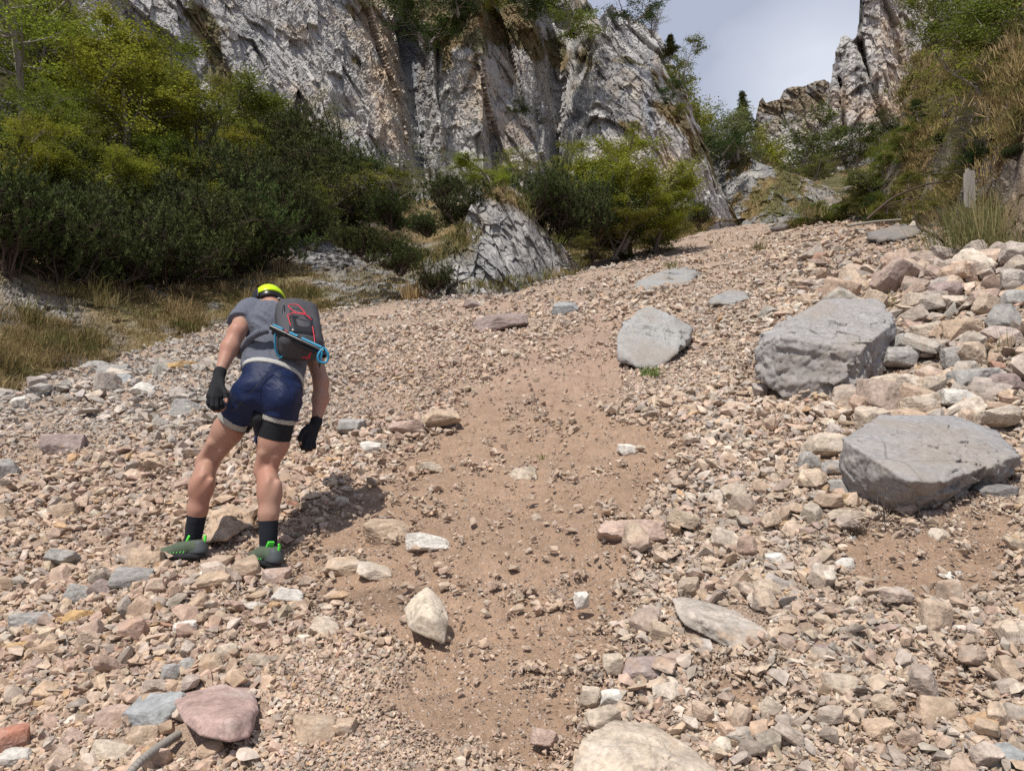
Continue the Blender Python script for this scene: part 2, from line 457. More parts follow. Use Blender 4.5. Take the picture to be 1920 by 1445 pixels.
# ------------------------------------------------------------------ rocks one can point at
OCC = []      # footprints (x, y, r) in the tilted frame that loose stones keep off
def hero(name, pts0, col, label, cat, sub=6, seed=1, rough=1.0, soft=90, mat=None, fs=1.0, group=None, near=1.0, front=0.0):
    P = np.array([toF(ray(a, b, d * near)) for a, b, d in pts0])
    c = P.mean(0); Q = P - c; S = np.abs(Q).max(); Q = Q / S
    bm = bmesh.new()
    for q in Q: bm.verts.new(q)
    bmesh.ops.convex_hull(bm, input=bm.verts); bm.normal_update()
    N = []; h = []
    for f in bm.faces:
        n = np.array(f.normal); hh = float(n @ np.array(f.verts[0].co))
        if hh < 0: n, hh = -n, -hh
        if hh > 1e-3: N.append(n); h.append(hh)
    bm.free()
    # merge near-parallel planes
    NN = []; hhh = []
    for n, k in zip(N, h):
        if all(n @ m < 0.995 or abs(k - kk) > 0.02 for m, kk in zip(NN, hhh)): NN.append(n); hhh.append(k)
    D, Fa = ico(sub)
    q = np.clip((D @ np.array(NN).T) / np.array(hhh), 1e-3, None)
    r = 1.0 / ((q ** soft).sum(1) ** (1.0 / soft)) * 1.03
    V = D * r[:, None]
    mk = sstep(-0.25, 0.25, fbm(V * 1.6 + seed, 2, seed + 8))
    fz = sstep(0.25, -0.15, D[:, 2] - 0.1)
    amp = 0.35 + 0.9 * mk + front * fz
    V += D * (rough * amp * (0.030 * facet(V * 4.5 * fs * [1, 1, 1.8] + seed, seed)[0] + 0.018 * facet(V * 11 * fs + seed, seed + 3)[0] + 0.007 * facet(V * 26 * fs + seed, seed + 6)[0] + 0.008 * fbm(V * 22 * fs, 3, seed + 4) + 0.010 * fbm(V * 2.5, 2, seed + 5)))[:, None]
    cw = toW(c); V = (toW(V * S + c) - cw)
    me = rawmesh(name, V, Fa, smooth=True)
    OCC.append((c[0], c[1] , np.abs(P[:, 0] - c[0]).max() * 0.85))
    return ob(name, me, mat or M_boulder, label=label, cat=cat, loc=cw, color=col, group=group)

def plane_pts(tri, pts):
    """points of the photo laid on the plane through three points of known distance"""
    A = [np.array([(a - 960) / F * d, d, (722.5 - b) / F * d]) for a, b, d in tri]
    n = np.cross(A[1] - A[0], A[2] - A[0]); out = []
    for a, b in pts:
        r_ = np.array([(a - 960) / F, 1.0, (722.5 - b) / F]); out.append((a, b, float((n @ A[0]) / (n @ r_))))
    return out
hero('boulder', plane_pts([(1590, 828, 3.66), (1765, 905, 3.28), (1866, 810, 4.15)], [(1586, 826), (1702, 900), (1765, 905), (1904, 866), (1866, 808), (1790, 780), (1652, 780)])
     + [(1700, 812, 3.72), (1612, 946, 3.66), (1655, 970, 3.56), (1706, 984, 3.50), (1752, 974, 3.54), (1850, 916, 3.70), (1576, 880, 3.70), (1640, 900, 4.3), (1860, 900, 4.2)],
     (0.300, 0.290, 0.288), 'big dark grey boulder with a flat sloping top, lowest of the three large boulders', 'boulder', 7, 11, 1.0, soft=160, front=0.7)
hero('boulder', plane_pts([(1472, 634, 5.5), (1612, 658, 5.45), (1640, 562, 6.8)], [(1472, 634), (1612, 658), (1676, 602), (1644, 560), (1545, 563)])
     + [(1418, 655, 5.75), (1430, 628, 5.9), (1426, 708, 5.7), (1470, 741, 5.5), (1530, 754, 5.45), (1606, 750, 5.5), (1654, 692, 6.1), (1676, 640, 6.5), (1450, 690, 6.7), (1640, 700, 6.9)],
     (0.315, 0.302, 0.296), 'largest rounded grey boulder, between the leaning slab and the bank of big stones', 'boulder', 7, 12, 1.0, soft=160, front=0.8)
hero('boulder', [(1160, 678, 7.3), (1200, 692, 7.1), (1240, 688, 7.2), (1275, 655, 7.5), (1157, 640, 7.4), (1164, 615, 7.7), (1190, 586, 8.1), (1220, 577, 8.3), (1262, 592, 8.2), (1300, 615, 8.2), (1290, 640, 8.0), (1180, 660, 8.6), (1270, 650, 8.8)],
     (0.34, 0.335, 0.325), 'grey slab of rock leaning back with a green tuft at its foot', 'boulder', 6, 13, 1.0, near=1.05)
hero('flat_rock', [(1187, 548, 13.2), (1195, 527, 14), (1245, 506, 15.2), (1300, 500, 15.8), (1328, 510, 15.5), (1300, 528, 14.2), (1215, 546, 13.2), (1250, 540, 13.5), (1200, 550, 15)],
     (0.31, 0.31, 0.305), 'flat grey slab lying in the scree higher up, just below a grass tuft', 'rock', 5, 14, 0.8, near=1.09)
hero('flat_rock', [(1325, 572, 10.9), (1330, 560, 11.3), (1370, 543, 12), (1405, 548, 12), (1408, 560, 11.4), (1370, 572, 10.9), (1360, 570, 12.3)],
     (0.30, 0.30, 0.295), 'small flat grey slab half buried uphill of the largest boulder', 'rock', 5, 15, 0.8, near=1.0)
hero('flat_rock', [(1432, 440, 30), (1440, 430, 31), (1480, 400, 36), (1530, 385, 40), (1545, 390, 40), (1520, 405, 35), (1470, 432, 30), (1460, 436, 33)],
     (0.20, 0.19, 0.185), 'long dark tilted slab at the top of the scree beside the grassy bank', 'rock', 5, 16, 1.0, near=1.08)
hero('flat_rock', [(1616, 452, 17.0), (1625, 436, 18), (1680, 420, 19), (1728, 418, 19), (1735, 430, 18.2), (1715, 445, 17.2), (1660, 455, 16.8), (1670, 450, 19)],
     (0.22, 0.205, 0.20), 'dark brown slab at the head of the stones below the dead branch', 'rock', 5, 17, 1.2, near=1.11)
hero('stone_slab', [(322, 1306, 2.75), (385, 1290, 2.85), (432, 1274, 2.93), (474, 1284, 2.9), (484, 1330, 2.62), (468, 1380, 2.42), (430, 1390, 2.38), (375, 1378, 2.4), (345, 1352, 2.48), (350, 1330, 2.55), (352, 1318, 2.6),
                    (370, 1345, 2.44), (435, 1350, 2.4), (472, 1340, 2.5), (400, 1370, 2.8), (460, 1350, 2.85)],
     (0.40, 0.285, 0.255), 'pink slab with a smooth top and orange broken edge, near the driftwood stick', 'rock', 6, 18, 0.45, near=0.965, mat=M_rock)
hero('stone_slab', [(1066, 1475, 2.0), (1090, 1388, 2.12), (1150, 1352, 2.25), (1222, 1356, 2.28), (1295, 1402, 2.18), (1350, 1450, 2.05), (1340, 1530, 1.95), (1100, 1560, 1.9), (1200, 1420, 2.0), (1230, 1560, 1.95), (1200, 1500, 2.35)],
     (0.50, 0.42, 0.335), 'large cream and orange stained block at the very bottom of the path', 'rock', 6, 19, 0.9, near=0.97, mat=M_rock)
hero('stone_slab', [(1262, 1120, 3.0), (1300, 1122, 3.05), (1400, 1148, 3.0), (1456, 1166, 2.92), (1460, 1195, 2.8), (1438, 1226, 2.7), (1385, 1222, 2.7), (1340, 1190, 2.8), (1285, 1172, 2.85), (1270, 1150, 2.9), (1350, 1170, 3.1), (1320, 1160, 2.8), (1420, 1190, 2.72)],
     (0.43, 0.38, 0.33), 'long grey brown slab lying beside the bare path, lower right of the small white stone', 'rock', 6, 20, 0.8, near=0.94, mat=M_rock)
hero('stone', [(758, 1140, 3.0), (775, 1118, 3.02), (802, 1098, 3.05), (830, 1128, 3.0), (842, 1160, 2.92), (832, 1207, 2.82), (800, 1194, 2.84), (765, 1174, 2.88), (790, 1150, 2.84), (815, 1160, 2.83), (800, 1170, 3.1)],
     (0.56, 0.48, 0.38), 'upright pale cream stone standing in the bare dirt of the path', 'rock', 5, 21, 0.8, mat=M_rock)
hero('stone', [(382, 1010, 4.25), (395, 965, 4.45), (430, 945, 4.6), (465, 952, 4.6), (480, 970, 4.5), (470, 985, 4.35), (440, 1000, 4.2), (425, 1012, 4.1), (400, 1015, 4.1), (420, 970, 4.25), (440, 1000, 4.8)],
     (0.46, 0.34, 0.24), 'tan rock with a hollow shaded front between the two shoes of the hiker', 'rock', 5, 22, 1.2, mat=M_rock)

# x centre, y centre, width, height in the photo, colour, words
LIST = [
 (823, 783, 76, 36, 'tan', 'flat tan slab on the left edge of the path above the bare dirt'),
 (760, 803, 70, 26, 'pink', 'brownish slab just below the flat tan slab beside the path'),
 (120, 834, 80, 50, 'mauve', 'dark brown blocky stone alone on the left slope'),
 (725, 998, 92, 48, 'tan', 'orange tan slab buried in the dirt right of the shadow of the hiker'),
 (803, 1022, 84, 38, 'white', 'long whitish slab in the dirt beside the orange tan one'),
 (645, 1063, 74, 34, 'tan', 'rough tan stone at the left rim of the bare path'),
 (702, 1070, 66, 34, 'cream', 'cream wedge stone touching the rough tan one at the path rim'),
 (462, 1072, 66, 62, 'tan', 'tan boulder in front of and between the shoes, topmost of its heap'),
 (520, 1082, 56, 44, 'pink', 'flat pinkish block right under the heel of the right shoe'),
 (400, 1092, 90, 40, 'tan', 'wide tan stone in front of the left shoe'),
 (264, 1052, 56, 52, 'tan', 'brown tan stone touching the toe of the left shoe'),
 (248, 1088, 78, 50, 'grey', 'grey pointed slab tilted up below the left shoe'),
 (122, 1048, 66, 30, 'grey', 'flat light grey slab on the slope left of the hiker'),
 (290, 1345, 112, 72, 'blue', 'blue grey angular rock touching the pink slab'),
 (270, 1385, 64, 60, 'tan', 'ochre brown rounded rock below the blue grey one'),
 (215, 1408, 96, 46, 'cream', 'cream rock with a yellow stain beside the driftwood stick'),
 (20, 1392, 70, 66, 'red', 'brick red rock at the lower left corner'),
 (28, 1425, 62, 48, 'white', 'white grey rock at the lower left corner under the red one'),
 (220, 1350, 70, 60, 'pink', 'pink mottled rock left of the blue grey one'),
 (322, 1265, 38, 46, 'grey', 'upright grey stone just above the pink slab'),
 (348, 1252, 40, 40, 'grey', 'pale grey block behind the upright grey stone'),
 (398, 1248, 46, 56, 'tan', 'brown tan block leaning above the pink slab'),
 (425, 1225, 40, 40, 'cream', 'cream block behind the brown tan one above the pink slab'),
 (490, 1240, 52, 30, 'cream', 'squarish cream stone among small rubble right of the cream block'),
 (65, 1168, 84, 50, 'grey', 'long grey slab tilted on the left slope below the flat light one'),
 (150, 1115, 56, 44, 'grey', 'pale grey block beside a mauve one on the left slope'),
 (186, 1108, 46, 48, 'mauve', 'mauve block beside the pale grey one on the left slope'),
 (150, 1160, 62, 38, 'ochre', 'ochre patched stone on the left slope under the pale grey block'),
 (35, 1222, 44, 44, 'ochre', 'rusty yellow rounded stone at the left edge'),
 (262, 1196, 30, 32, 'ochre', 'small ochre brown stone in the middle of the lower rubble'),
 (346, 1182, 46, 40, 'white', 'whitish pointed stone in the middle of the lower rubble'),
 (540, 1120, 62, 34, 'white', 'bright white edged stone below the right shoe'),
 (478, 1138, 44, 24, 'white', 'pale flat stone left of the bright white edged one'),
 (610, 1180, 72, 44, 'cream', 'pointed cream stone below the rim of the path'),
 (590, 1370, 84, 70, 'tan', 'large tan stone in the fine gravel right of the pink slab'),
 (640, 1368, 62, 44, 'tan', 'tan stone resting against the large tan one in the gravel'),
 (1020, 1382, 50, 36, 'pink', 'pink rounded stone at the bottom of the bare path'),
 (1092, 1126, 30, 38, 'white', 'small white stone standing alone in the bare dirt'),
 (1150, 1246, 38, 44, 'cream', 'cream stone at the right rim of the path'),
 (1106, 1308, 36, 44, 'cream', 'cream stone at the path rim just above the large stained block'),
 (1146, 1306, 44, 28, 'white', 'whitish flat stone beside the cream stone at the path rim'),
 (1130, 1345, 66, 44, 'cream', 'cream slab tucked behind the large stained block'),
 (1215, 1255, 90, 42, 'mauve', 'dark red slab half buried beside the path'),
 (1182, 1005, 132, 40, 'pink', 'broad pink slab almost flush with the dirt beside the path'),
 (1175, 845, 36, 28, 'white', 'white stone in a small heap in the middle of the path'),
 (980, 892, 56, 32, 'cream', 'cream stone lying on the path above the bare dirt'),
 (808, 878, 50, 16, 'cream', 'thin cream slab lying left of the path'),
 (1060, 578, 50, 28, 'blue', 'rounded grey stone on the upper path beside the red dirt'),
 (938, 607, 104, 26, 'mauve', 'long brown slab across the upper path'),
 (888, 576, 38, 18, 'mauve', 'brown pointed stone at the upper left rim of the scree'),
 (1548, 838, 86, 60, 'cream', 'tan slab leaning on the left side of the lowest boulder'),
 (1566, 878, 48, 30, 'grey', 'small grey stone wedged beneath the leaning tan slab'),
 (1516, 868, 44, 50, 'grey', 'grey upright stone left of the wedged one at the lowest boulder'),
 (1634, 785, 60, 52, 'cream', 'pale cream stone behind the upper left corner of the lowest boulder'),
 (1580, 922, 56, 60, 'grey', 'grey cream stone under the lower left side of the lowest boulder'),
 (1588, 975, 90, 40, 'cream', 'cream brown stone in front of the lowest boulder beside a dry twig plant'),
 (1745, 965, 50, 24, 'mauve', 'small brown stone propping the lowest boulder from beneath'),
 (1865, 925, 70, 40, 'dark', 'dark stone in the shade under the right end of the lowest boulder'),
 (1872, 782, 76, 40, 'cream', 'smooth cream stone behind the right end of the lowest boulder'),
 (1735, 728, 62, 50, 'cream', 'cream block between the largest and the lowest boulder'),
 (1722, 762, 66, 44, 'cream', 'pale block directly above the top of the lowest boulder'),
 (1792, 748, 60, 40, 'white', 'white block right of the pale one above the lowest boulder'),
 (1660, 716, 56, 30, 'cream', 'flat cream stone right of the foot of the largest boulder'),
 (1684, 672, 64, 42, 'grey', 'grey squared stone touching the right side of the largest boulder'),
 (1700, 650, 64, 36, 'grey', 'grey flat stone stacked on the squared one beside the largest boulder'),
 (1740, 625, 56, 42, 'cream', 'pale cream block uphill of the grey stacked stones'),
 (1805, 618, 84, 52, 'tan', 'large tan block in the bank of big stones on the right'),
 (1720, 566, 52, 40, 'cream', 'rounded cream block beside yellowish grass above the largest boulder'),
 (1775, 545, 60, 40, 'mauve', 'brownish purple block uphill in the bank of big stones'),
 (1745, 655, 50, 40, 'pink', 'brown block under the pale cream one in the bank of big stones'),
 (1790, 670, 50, 50, 'grey', 'grey block below the large tan one'),
 (1830, 712, 90, 50, 'grey', 'grey slab tilted toward the grass at the right edge'),
 (1880, 722, 66, 50, 'mauve', 'brown grey block at the right edge beside long grass'),
 (1885, 600, 60, 70, 'grey', 'tall grey block at the right edge among the big stones'),
 (1800, 505, 46, 30, 'blue', 'smooth light blue grey stone below the large grass clump'),
 (1845, 560, 56, 40, 'pink', 'pink grey block right of the purple one'),
 (1900, 560, 44, 40, 'grey', 'grey rounded block at the right edge below the grass'),
 (1592, 1015, 30, 22, 'white', 'small white stone under the dry twig plant'),
 (1762, 1008, 50, 38, 'cream', 'pale blocky stone alone on the damp soil below the lowest boulder'),
 (1785, 1082, 42, 24, 'white', 'white flat stone on the damp soil at the right'),
 (1804, 1188, 46, 38, 'white', 'white grey rounded stone on the right slope'),
 (1456, 1052, 40, 34, 'white', 'white cube like stone in the lower right rubble'),
 (1582, 1064, 44, 34, 'white', 'whitish block right of the cube like one'),
 (1375, 925, 44, 36, 'cream', 'pale rounded stone in the rubble right of the path'),
 (1335, 1000, 50, 30, 'cream', 'cream angular stone above the lower rubble'),
 (1405, 985, 40, 40, 'pink', 'pink stone beside the cream angular one'),
 (1512, 1198, 60, 34, 'cream', 'cream slab at the right end of the long grey brown slab'),
 (1543, 1228, 54, 46, 'mauve', 'purple brown block below the cream slab'),
 (1576, 1290, 66, 64, 'cream', 'large cream block in the lower right rubble'),
 (1750, 1335, 70, 66, 'tan', 'tan block sunk in damp soil in the lower right'),
 (1650, 1370, 56, 44, 'tan', 'brown tan rock left of the sunk block'),
 (1880, 1430, 90, 50, 'blue', 'smooth pale blue grey block at the lower right corner'),
 (1570, 1160, 46, 34, 'pink', 'mauve pink stone among the lower right rubble'),
 (1295, 770, 40, 26, 'tan', 'tan stone above the dirt patch right of the path'),
 (1450, 715, 36, 28, 'cream', 'cream stone touching the left foot of the largest boulder'),
 (235, 715, 44, 32, 'blue', 'blue grey block on the grey scree left of the hiker'),
 (215, 698, 56, 34, 'grey', 'grey block standing behind the blue grey one on the left scree'),
 (345, 690, 66, 20, 'ochre', 'flat grey stone with an orange stain beside the arm of the hiker'),
 (180, 688, 60, 24, 'grey', 'dark shaded grey slab on the upper left scree'),
 (270, 730, 44, 28, 'white', 'pale grey block below the blue grey one on the left scree'),
 (352, 772, 60, 44, 'grey', 'grey block beside the gloved left hand'),
 (60, 750, 66, 20, 'white', 'flat white slab at the left edge of the grey scree'),
 (10, 885, 50, 60, 'grey', 'grey brown block cut by the left edge'),
 (118, 962, 60, 44, 'tan', 'tan block on the left slope above the flat light slab'),
 (640, 940, 30, 20, 'cream', 'cream stone at the far rim of the shadow of the hiker'),
 (700, 840, 50, 24, 'white', 'pair-leading white stone above the shadow of the hiker'),
 (660, 800, 52, 36, 'grey', 'grey white block right of the gloved right hand'),
 (1640, 1250, 40, 30, 'white', 'white stone in the damp hollow at the lower right'),
]
protos = [rawmesh('stone', *stonemesh(900 + k, 4, 0.62 + 0.1 * (k % 4), 0.55)) for k in range(26)]
for m in protos: m.materials.append(M_rock)
def place(name, mesh, cx, cy, w, h, col, label, cat, group, rs):
    d = float(gdepth(cx, cy + 0.30 * h)); sx = w * d / F
    sz = max(0.34 * sx, 0.82 * h * d / F)
    sy = min(max(0.7 * sx, 0.5 * h * d / F), 1.0 * sx)
    o = bpy.data.objects.new(name, mesh); C.objects.link(o)
    dims = np.array([v.co[:] for v in mesh.vertices]); ext = dims.max(0) - dims.min(0)
    o.scale = (sx / ext[0] * 1.03, sy / ext[1] * 1.03, sz / ext[2] * 1.03)
    c = ray(cx, cy, d + sy * 0.25)
    o.location = c
    o.rotation_euler = (math.radians(14) + rs.gauss(0, 0.08), rs.gauss(0, 0.06) - 0.10, rs.choice([0, math.pi]) + rs.gauss(0, 0.15))
    o.color = (*col, 1); o['label'] = label; o['category'] = cat
    if group: o['group'] = group
    f = toF(c); OCC.append((f[0], f[1], sx * 0.42))
    return o
rs = random.Random(5)
for k, (cx, cy, w, h, cn_, lab) in enumerate(LIST):
    if 'pair-leading' in lab: lab = 'white stone above the far rim of the shadow of the hiker'
    kf = rs.uniform(0.90, 1.05); col = tuple(min(0.7, v * kf) for v in PAL[cn_])
    place('stone', protos[k % len(protos)], cx, cy, w, h, col, lab, 'rock', 'rocks lying on the scree slope', rs)
FEET = [(-1.62, 4.05), (-1.20, 3.85)]

# ------------------------------------------------------------------ the scree: one mesh of countless stones, the largest of them objects
def stones(n, q0, q1, alpha, smax, keep_dirt, seed, ulo=0.0, uhi=0.80):
    r = np.random.default_rng(seed)
    u = r.uniform(ulo, uhi, n) * r.choice([-1, 1], n); w = r.uniform(1 / 85, 1 / 1.75, n); y = 1 / w; x = u * y
    px = 960 + F * u
    ok = y < interp(px, YB) * 1.02 + 0.3
    x, y, px = x[ok], y[ok], px[ok]
    z = gheight(x, y); py = 722.5 - F * z / y
    dmk = dirtmask(px, py)
    keep = r.random(len(x)) < (1 - dmk) + dmk * keep_dirt
    x, y, z, px, py, dmk = (a[keep] for a in (x, y, z, px, py, dmk))
    lo = q0 * y / F; hi = np.minimum(q1 * y / F, smax * zscale(px, py) * (0.85 + 0.5 * vnoise(np.stack([x * 0.9, y * 0.9, 0 * x], -1), 66)) * np.where(dmk > 0.6, 0.55, 1))
    m = hi > lo * 1.05
    x, y, z, px, py, lo, hi = (a[m] for a in (x, y, z, px, py, lo, hi))
    U = r.random(len(x))
    s = (lo ** -alpha - U * (lo ** -alpha - hi ** -alpha)) ** (-1 / alpha)
    return dict(x=x, y=y, z=z, s=s, px=px, py=py)
def cat_(ds): return {k: np.concatenate([d[k] for d in ds]) for k in ds[0]}
big = stones(9500, 20, 60, 2.5, 0.125, 0.03, 101)
mid = stones(115000, 8, 24, 1.9, 0.11, 0.03, 102)
fin = stones(260000, 3.0, 9, 1.0, 0.1, 0.08, 103)
heap = stones(9000, 30, 80, 1.6, 0.2, 0.0, 104)
hm = ((heap['px'] > 1500 + 0.25 * (heap['py'] - 480)) & (heap['py'] < 800) & (heap['py'] > 480)) | ((heap['px'] < 470) & (heap['py'] > 640) & (heap['py'] < 800) & (heap['s'] / heap['y'] * F < 50))
hm &= np.random.default_rng(8).random(len(hm)) < np.where(heap['px'] > 1000, 0.75, 0.45)
heap = {k: v[hm] for k, v in heap.items()}
side = [stones(5500, 20, 60, 2.3, 0.14, 0.04, 111, 0.8, 1.35), stones(45000, 8, 24, 1.9, 0.12, 0.05, 112, 0.8, 1.35), stones(60000, 3.6, 9, 1.0, 0.1, 0.11, 113, 0.8, 1.3)]
S = cat_([heap, big, mid, fin] + side)
occ = np.array(OCC)
bad = np.zeros(len(S['x']), bool)
for ox, oy, orr in occ:
    bad |= ((S['x'] - ox) ** 2 + (S['y'] - oy) ** 2 < (orr * 0.9) ** 2) & (S['s'] > 0.05 * orr)
for fx, fy in FEET:
    bad |= ((S['x'] - fx) ** 2 / 0.13 ** 2 + (S['y'] - fy) ** 2 / 0.16 ** 2 < 1) & (S['s'] > 0.025)
S = {k: v[~bad] for k, v in S.items()}
n = len(S['x'])
r = np.random.default_rng(55)
scol, sk = pickcol(S['px'], S['py'], r)
nz = vnoise(np.stack([S['x'] * 0.8, S['y'] * 0.8, 0 * S['x']], -1), 71)
scol = scol * (1 + 0.10 * nz[:, None])
yaw = r.uniform(0, 2 * math.pi, n); tl = np.where(S['s'] > 0.05, 0.38, 0.5)
R = rotmats(yaw, r.normal(0, 1, n) * tl, r.normal(0, 1, n) * tl)
fl = np.stack([r.uniform(0.85, 1.2, n), r.uniform(0.6, 1.15, n), r.uniform(0.5, 1.35, n)], -1)
Cn = np.stack([S['x'], S['y'], S['z'] + S['s'] * r.uniform(0.06, 0.46, n)], -1)
# the largest stones in view become objects
vis = (S['px'] > 5) & (S['px'] < 1915) & (S['py'] < 1435)
psz = np.where(vis, S['s'] / S['y'] * F, 0)
NBIG = 300 - len(LIST)
top = np.argsort(-psz)[:NBIG]
istop = np.zeros(n, bool); istop[top] = True
protos2 = protos
names = {'cream': 'cream', 'tan': 'tan', 'pink': 'pinkish', 'mauve': 'purple brown', 'grey': 'grey', 'blue': 'blue grey', 'white': 'whitish', 'ochre': 'ochre', 'dark': 'dark grey', 'red': 'reddish'}
def area(px, py):
    if py < 640: return 'on the far upper scree'
    if px < 640: return 'on the upper left scree' if py < 800 else ('on the slope left of the hiker' if py < 1050 else 'in the lower left rubble')
    if px < 1250: return 'beside the upper path' if py < 900 else 'beside the lower path'
    return 'in the bank of stones upper right' if py < 850 else 'in the lower right rubble'
toWR = np.array(toW(np.eye(3)) - CAM).T      # rotation tilted -> world
for i in top:
    me = protos2[int(r.integers(len(protos2)))]
    o = bpy.data.objects.new('stone', me); C.objects.link(o)
    M = toWR @ R[i] @ np.diag(fl[i] * S['s'][i])
    mw = np.eye(4); mw[:3, :3] = M; mw[:3, 3] = toW(Cn[i])
    o.matrix_world = Matrix(mw.tolist())
    o.color = (*[float(min(0.7, c)) for c in scol[i]], 1)
    o['label'] = 'loose %s stone %s' % (names[PN[int(sk[i])]], area(S['px'][i], S['py'][i])); o['category'] = 'rock'; o['group'] = 'loose stones of the scree slope'
rest = ~istop
pl_big = [hullmesh(300 + k, 13, 0.50) for k in range(40)]
pl_small = [hullmesh(600 + k, 9, 0.5) for k in range(24)]
def build_stones(idx, plist, r):
    Vs, Fs, Cs = [], [], []; off = 0
    pick = r.integers(len(plist), size=len(idx))
    for k, (V, Fa) in enumerate(plist):
        j = idx[pick == k]
        if not len(j): continue
        A = R[j] * (fl[j] * S['s'][j][:, None])[:, None, :]
        W = np.einsum('nij,vj->nvi', A, V) + Cn[j][:, None, :]
        nv = len(V)
        Vs.append(W.reshape(-1, 3)); Fs.append((Fa[None] + (np.arange(len(j)) * nv)[:, None, None] + off).reshape(-1, 3))
        Cs.append(np.repeat(scol[j], nv, 0)); off += nv * len(j)
    return np.concatenate(Vs), np.concatenate(Fs), np.concatenate(Cs)
ib = np.where(rest & (psz_all := (S['s'] / S['y'] * F > 9)))[0]; isml = np.where(rest & ~(S['s'] / S['y'] * F > 9))[0]
V1, F1, C1 = build_stones(ib, pl_big, r); V2, F2, C2 = build_stones(isml, pl_small, r)
V = toW(np.concatenate([V1, V2])); Fa = np.concatenate([F1, F2 + len(V1)])
ob('scree', rawmesh('scree', V, Fa, np.concatenate([C1, C2])), M_scree, kind='stuff', label='loose angular limestone rubble covering the whole slope')
print('SCREE', n, len(Fa))

# ------------------------------------------------------------------ cliffs and banks
def relief(pxs, ts, T, B, D, disp, colf, skirt=0.12, nback=3):
    """surface spanned between its foot line B and its top line T, at distance D, pushed in and out by disp"""
    PX, TT = np.meshgrid(pxs, ts)
    tb, bb = interp(PX, T), interp(PX, B)
    PY = bb + (tb - bb) * TT
    DD = D(PX, PY, TT)
    W = ray(PX, PY, DD)
    N = gridnormals(W)
    toc = CAM - W
    N *= np.sign((N * toc).sum(-1, keepdims=True))
    d = disp(W, PX, PY, TT)
    dirv = toc / np.linalg.norm(toc, axis=-1, keepdims=True) * 0.65 + N * 0.35
    W2 = W + dirv * d[..., None]
    N2 = gridnormals(W2); N2 *= np.sign((N2 * toc).sum(-1, keepdims=True))
    col = colf(W2, N2, PX, PY, TT, d)
    if skirt:
        top = W2[-1]; dirn = (top - CAM) * [1, 1, 0]
        dirn /= np.linalg.norm(dirn, axis=-1, keepdims=True); dist = np.linalg.norm(top - CAM, axis=-1, keepdims=True)
        rows = [top + dirn * dist * skirt * (k / nback) - np.array([0, 0, 1]) * dist * skirt * 0.15 * (k / nback) ** 2 for k in range(1, nback + 1)]
        W2 = np.concatenate([W2, np.stack(rows)]); col = np.concatenate([col, np.repeat(col[-1:], nback, 0)])
    return W2, N2, col, PX, PY

ROCKC = {'lg': np.array([0.475, 0.465, 0.455]), 'dg': np.array([0.29, 0.29, 0.295]), 'wh': np.array([0.60, 0.58, 0.54]), 'tan': np.array([0.52, 0.40, 0.28]), 'bl': np.array([0.30, 0.33, 0.38]),
         'gr': np.array([0.115, 0.105, 0.045]), 'dry': np.array([0.23, 0.165, 0.08]), 'soil': np.array([0.22, 0.15, 0.10])}
def lerp(a, b, f): return a * (1 - f[..., None]) + b * f[..., None]
def seg(px, py, x0, y0, x1, y1, w):
    """soft band round a line in the place where the photo shows a stain or shaded recess"""
    dx, dy = x1 - x0, y1 - y0; L = dx * dx + dy * dy
    tt = np.clip(((px - x0) * dx + (py - y0) * dy) / L, 0, 1)
    return np.exp(-(((px - x0 - tt * dx) ** 2 + (py - y0 - tt * dy) ** 2) / w ** 2))
def rockcol(W, N, PX, PY, sc=1.0, grass=1.0, thr=0.55):
    P = W * sc
    a = fbm(P * 0.25, 4, 201); b = fbm(strat(P) * [0.6, 0.6, 0.5], 4, 203); c = fbm(P * 1.5, 4, 205)
    col = lerp(ROCKC['lg'], ROCKC['dg'], sstep(-0.05, 0.55, a + 0.5 * c))
    col = lerp(col, ROCKC['wh'], sstep(0.05, 0.5, b + 0.4 * c) * 0.7)
    col = lerp(col, ROCKC['tan'], sstep(0.1, 0.6, fbm(P * 0.35, 4, 207) + 0.4 * c) * 0.5)
    col = lerp(col, ROCKC['dg'] * 0.75, sstep(0.25, 0.6, fbm(strat(P, 3) * [.8, .8, .5], 4, 209)) * 0.6)
    g = sstep(thr, thr + 0.25, N[..., 2] + 0.35 * fbm(P * 0.6, 4, 211)) * grass
    gc = lerp(ROCKC['gr'], ROCKC['dry'], sstep(-0.3, 0.4, fbm(P * 0.8, 3, 213)))
    return col, g, gc

t = NT('limestone_cliff'); p = t.pos()
n1 = t.noise(p, 1.1, 8, 0.72); n2 = t.noise(t.pos((1, 1, 0.35)), 3.2, 6, 0.7, 0.4)
c = t.mix(1.0, t.attr(), t.ramp(n1, [(0.3, 0.80), (0.5, 1.0), (0.7, 1.14)]), 'MULTIPLY')
c = t.mix(1.0, c, t.ramp(n2, [(0.34, 0.72), (0.46, 1.0), (0.7, 1.08)]), 'MULTIPLY')
mpv = t.pos((1, 1, 1), rot=(0, math.radians(28), 0)); m2 = t.n('ShaderNodeMapping'); m2.inputs['Scale'].default_value = (2.3, 1.3, 0.8); t.l(mpv, m2.inputs['Vector'])
wob = t.n('ShaderNodeMix'); wob.data_type = 'VECTOR'; wob.inputs[0].default_value = 0.06; t.l(m2.outputs[0], wob.inputs[4])
wn3 = t.n('ShaderNodeTexNoise'); wn3.inputs['Scale'].default_value = 1.1; t.l(m2.outputs[0], wn3.inputs['Vector'])
wv = t.n('ShaderNodeVectorMath', operation='ADD'); t.l(m2.outputs[0], wv.inputs[0]); t.l(wn3.outputs['Color'], wv.inputs[1])
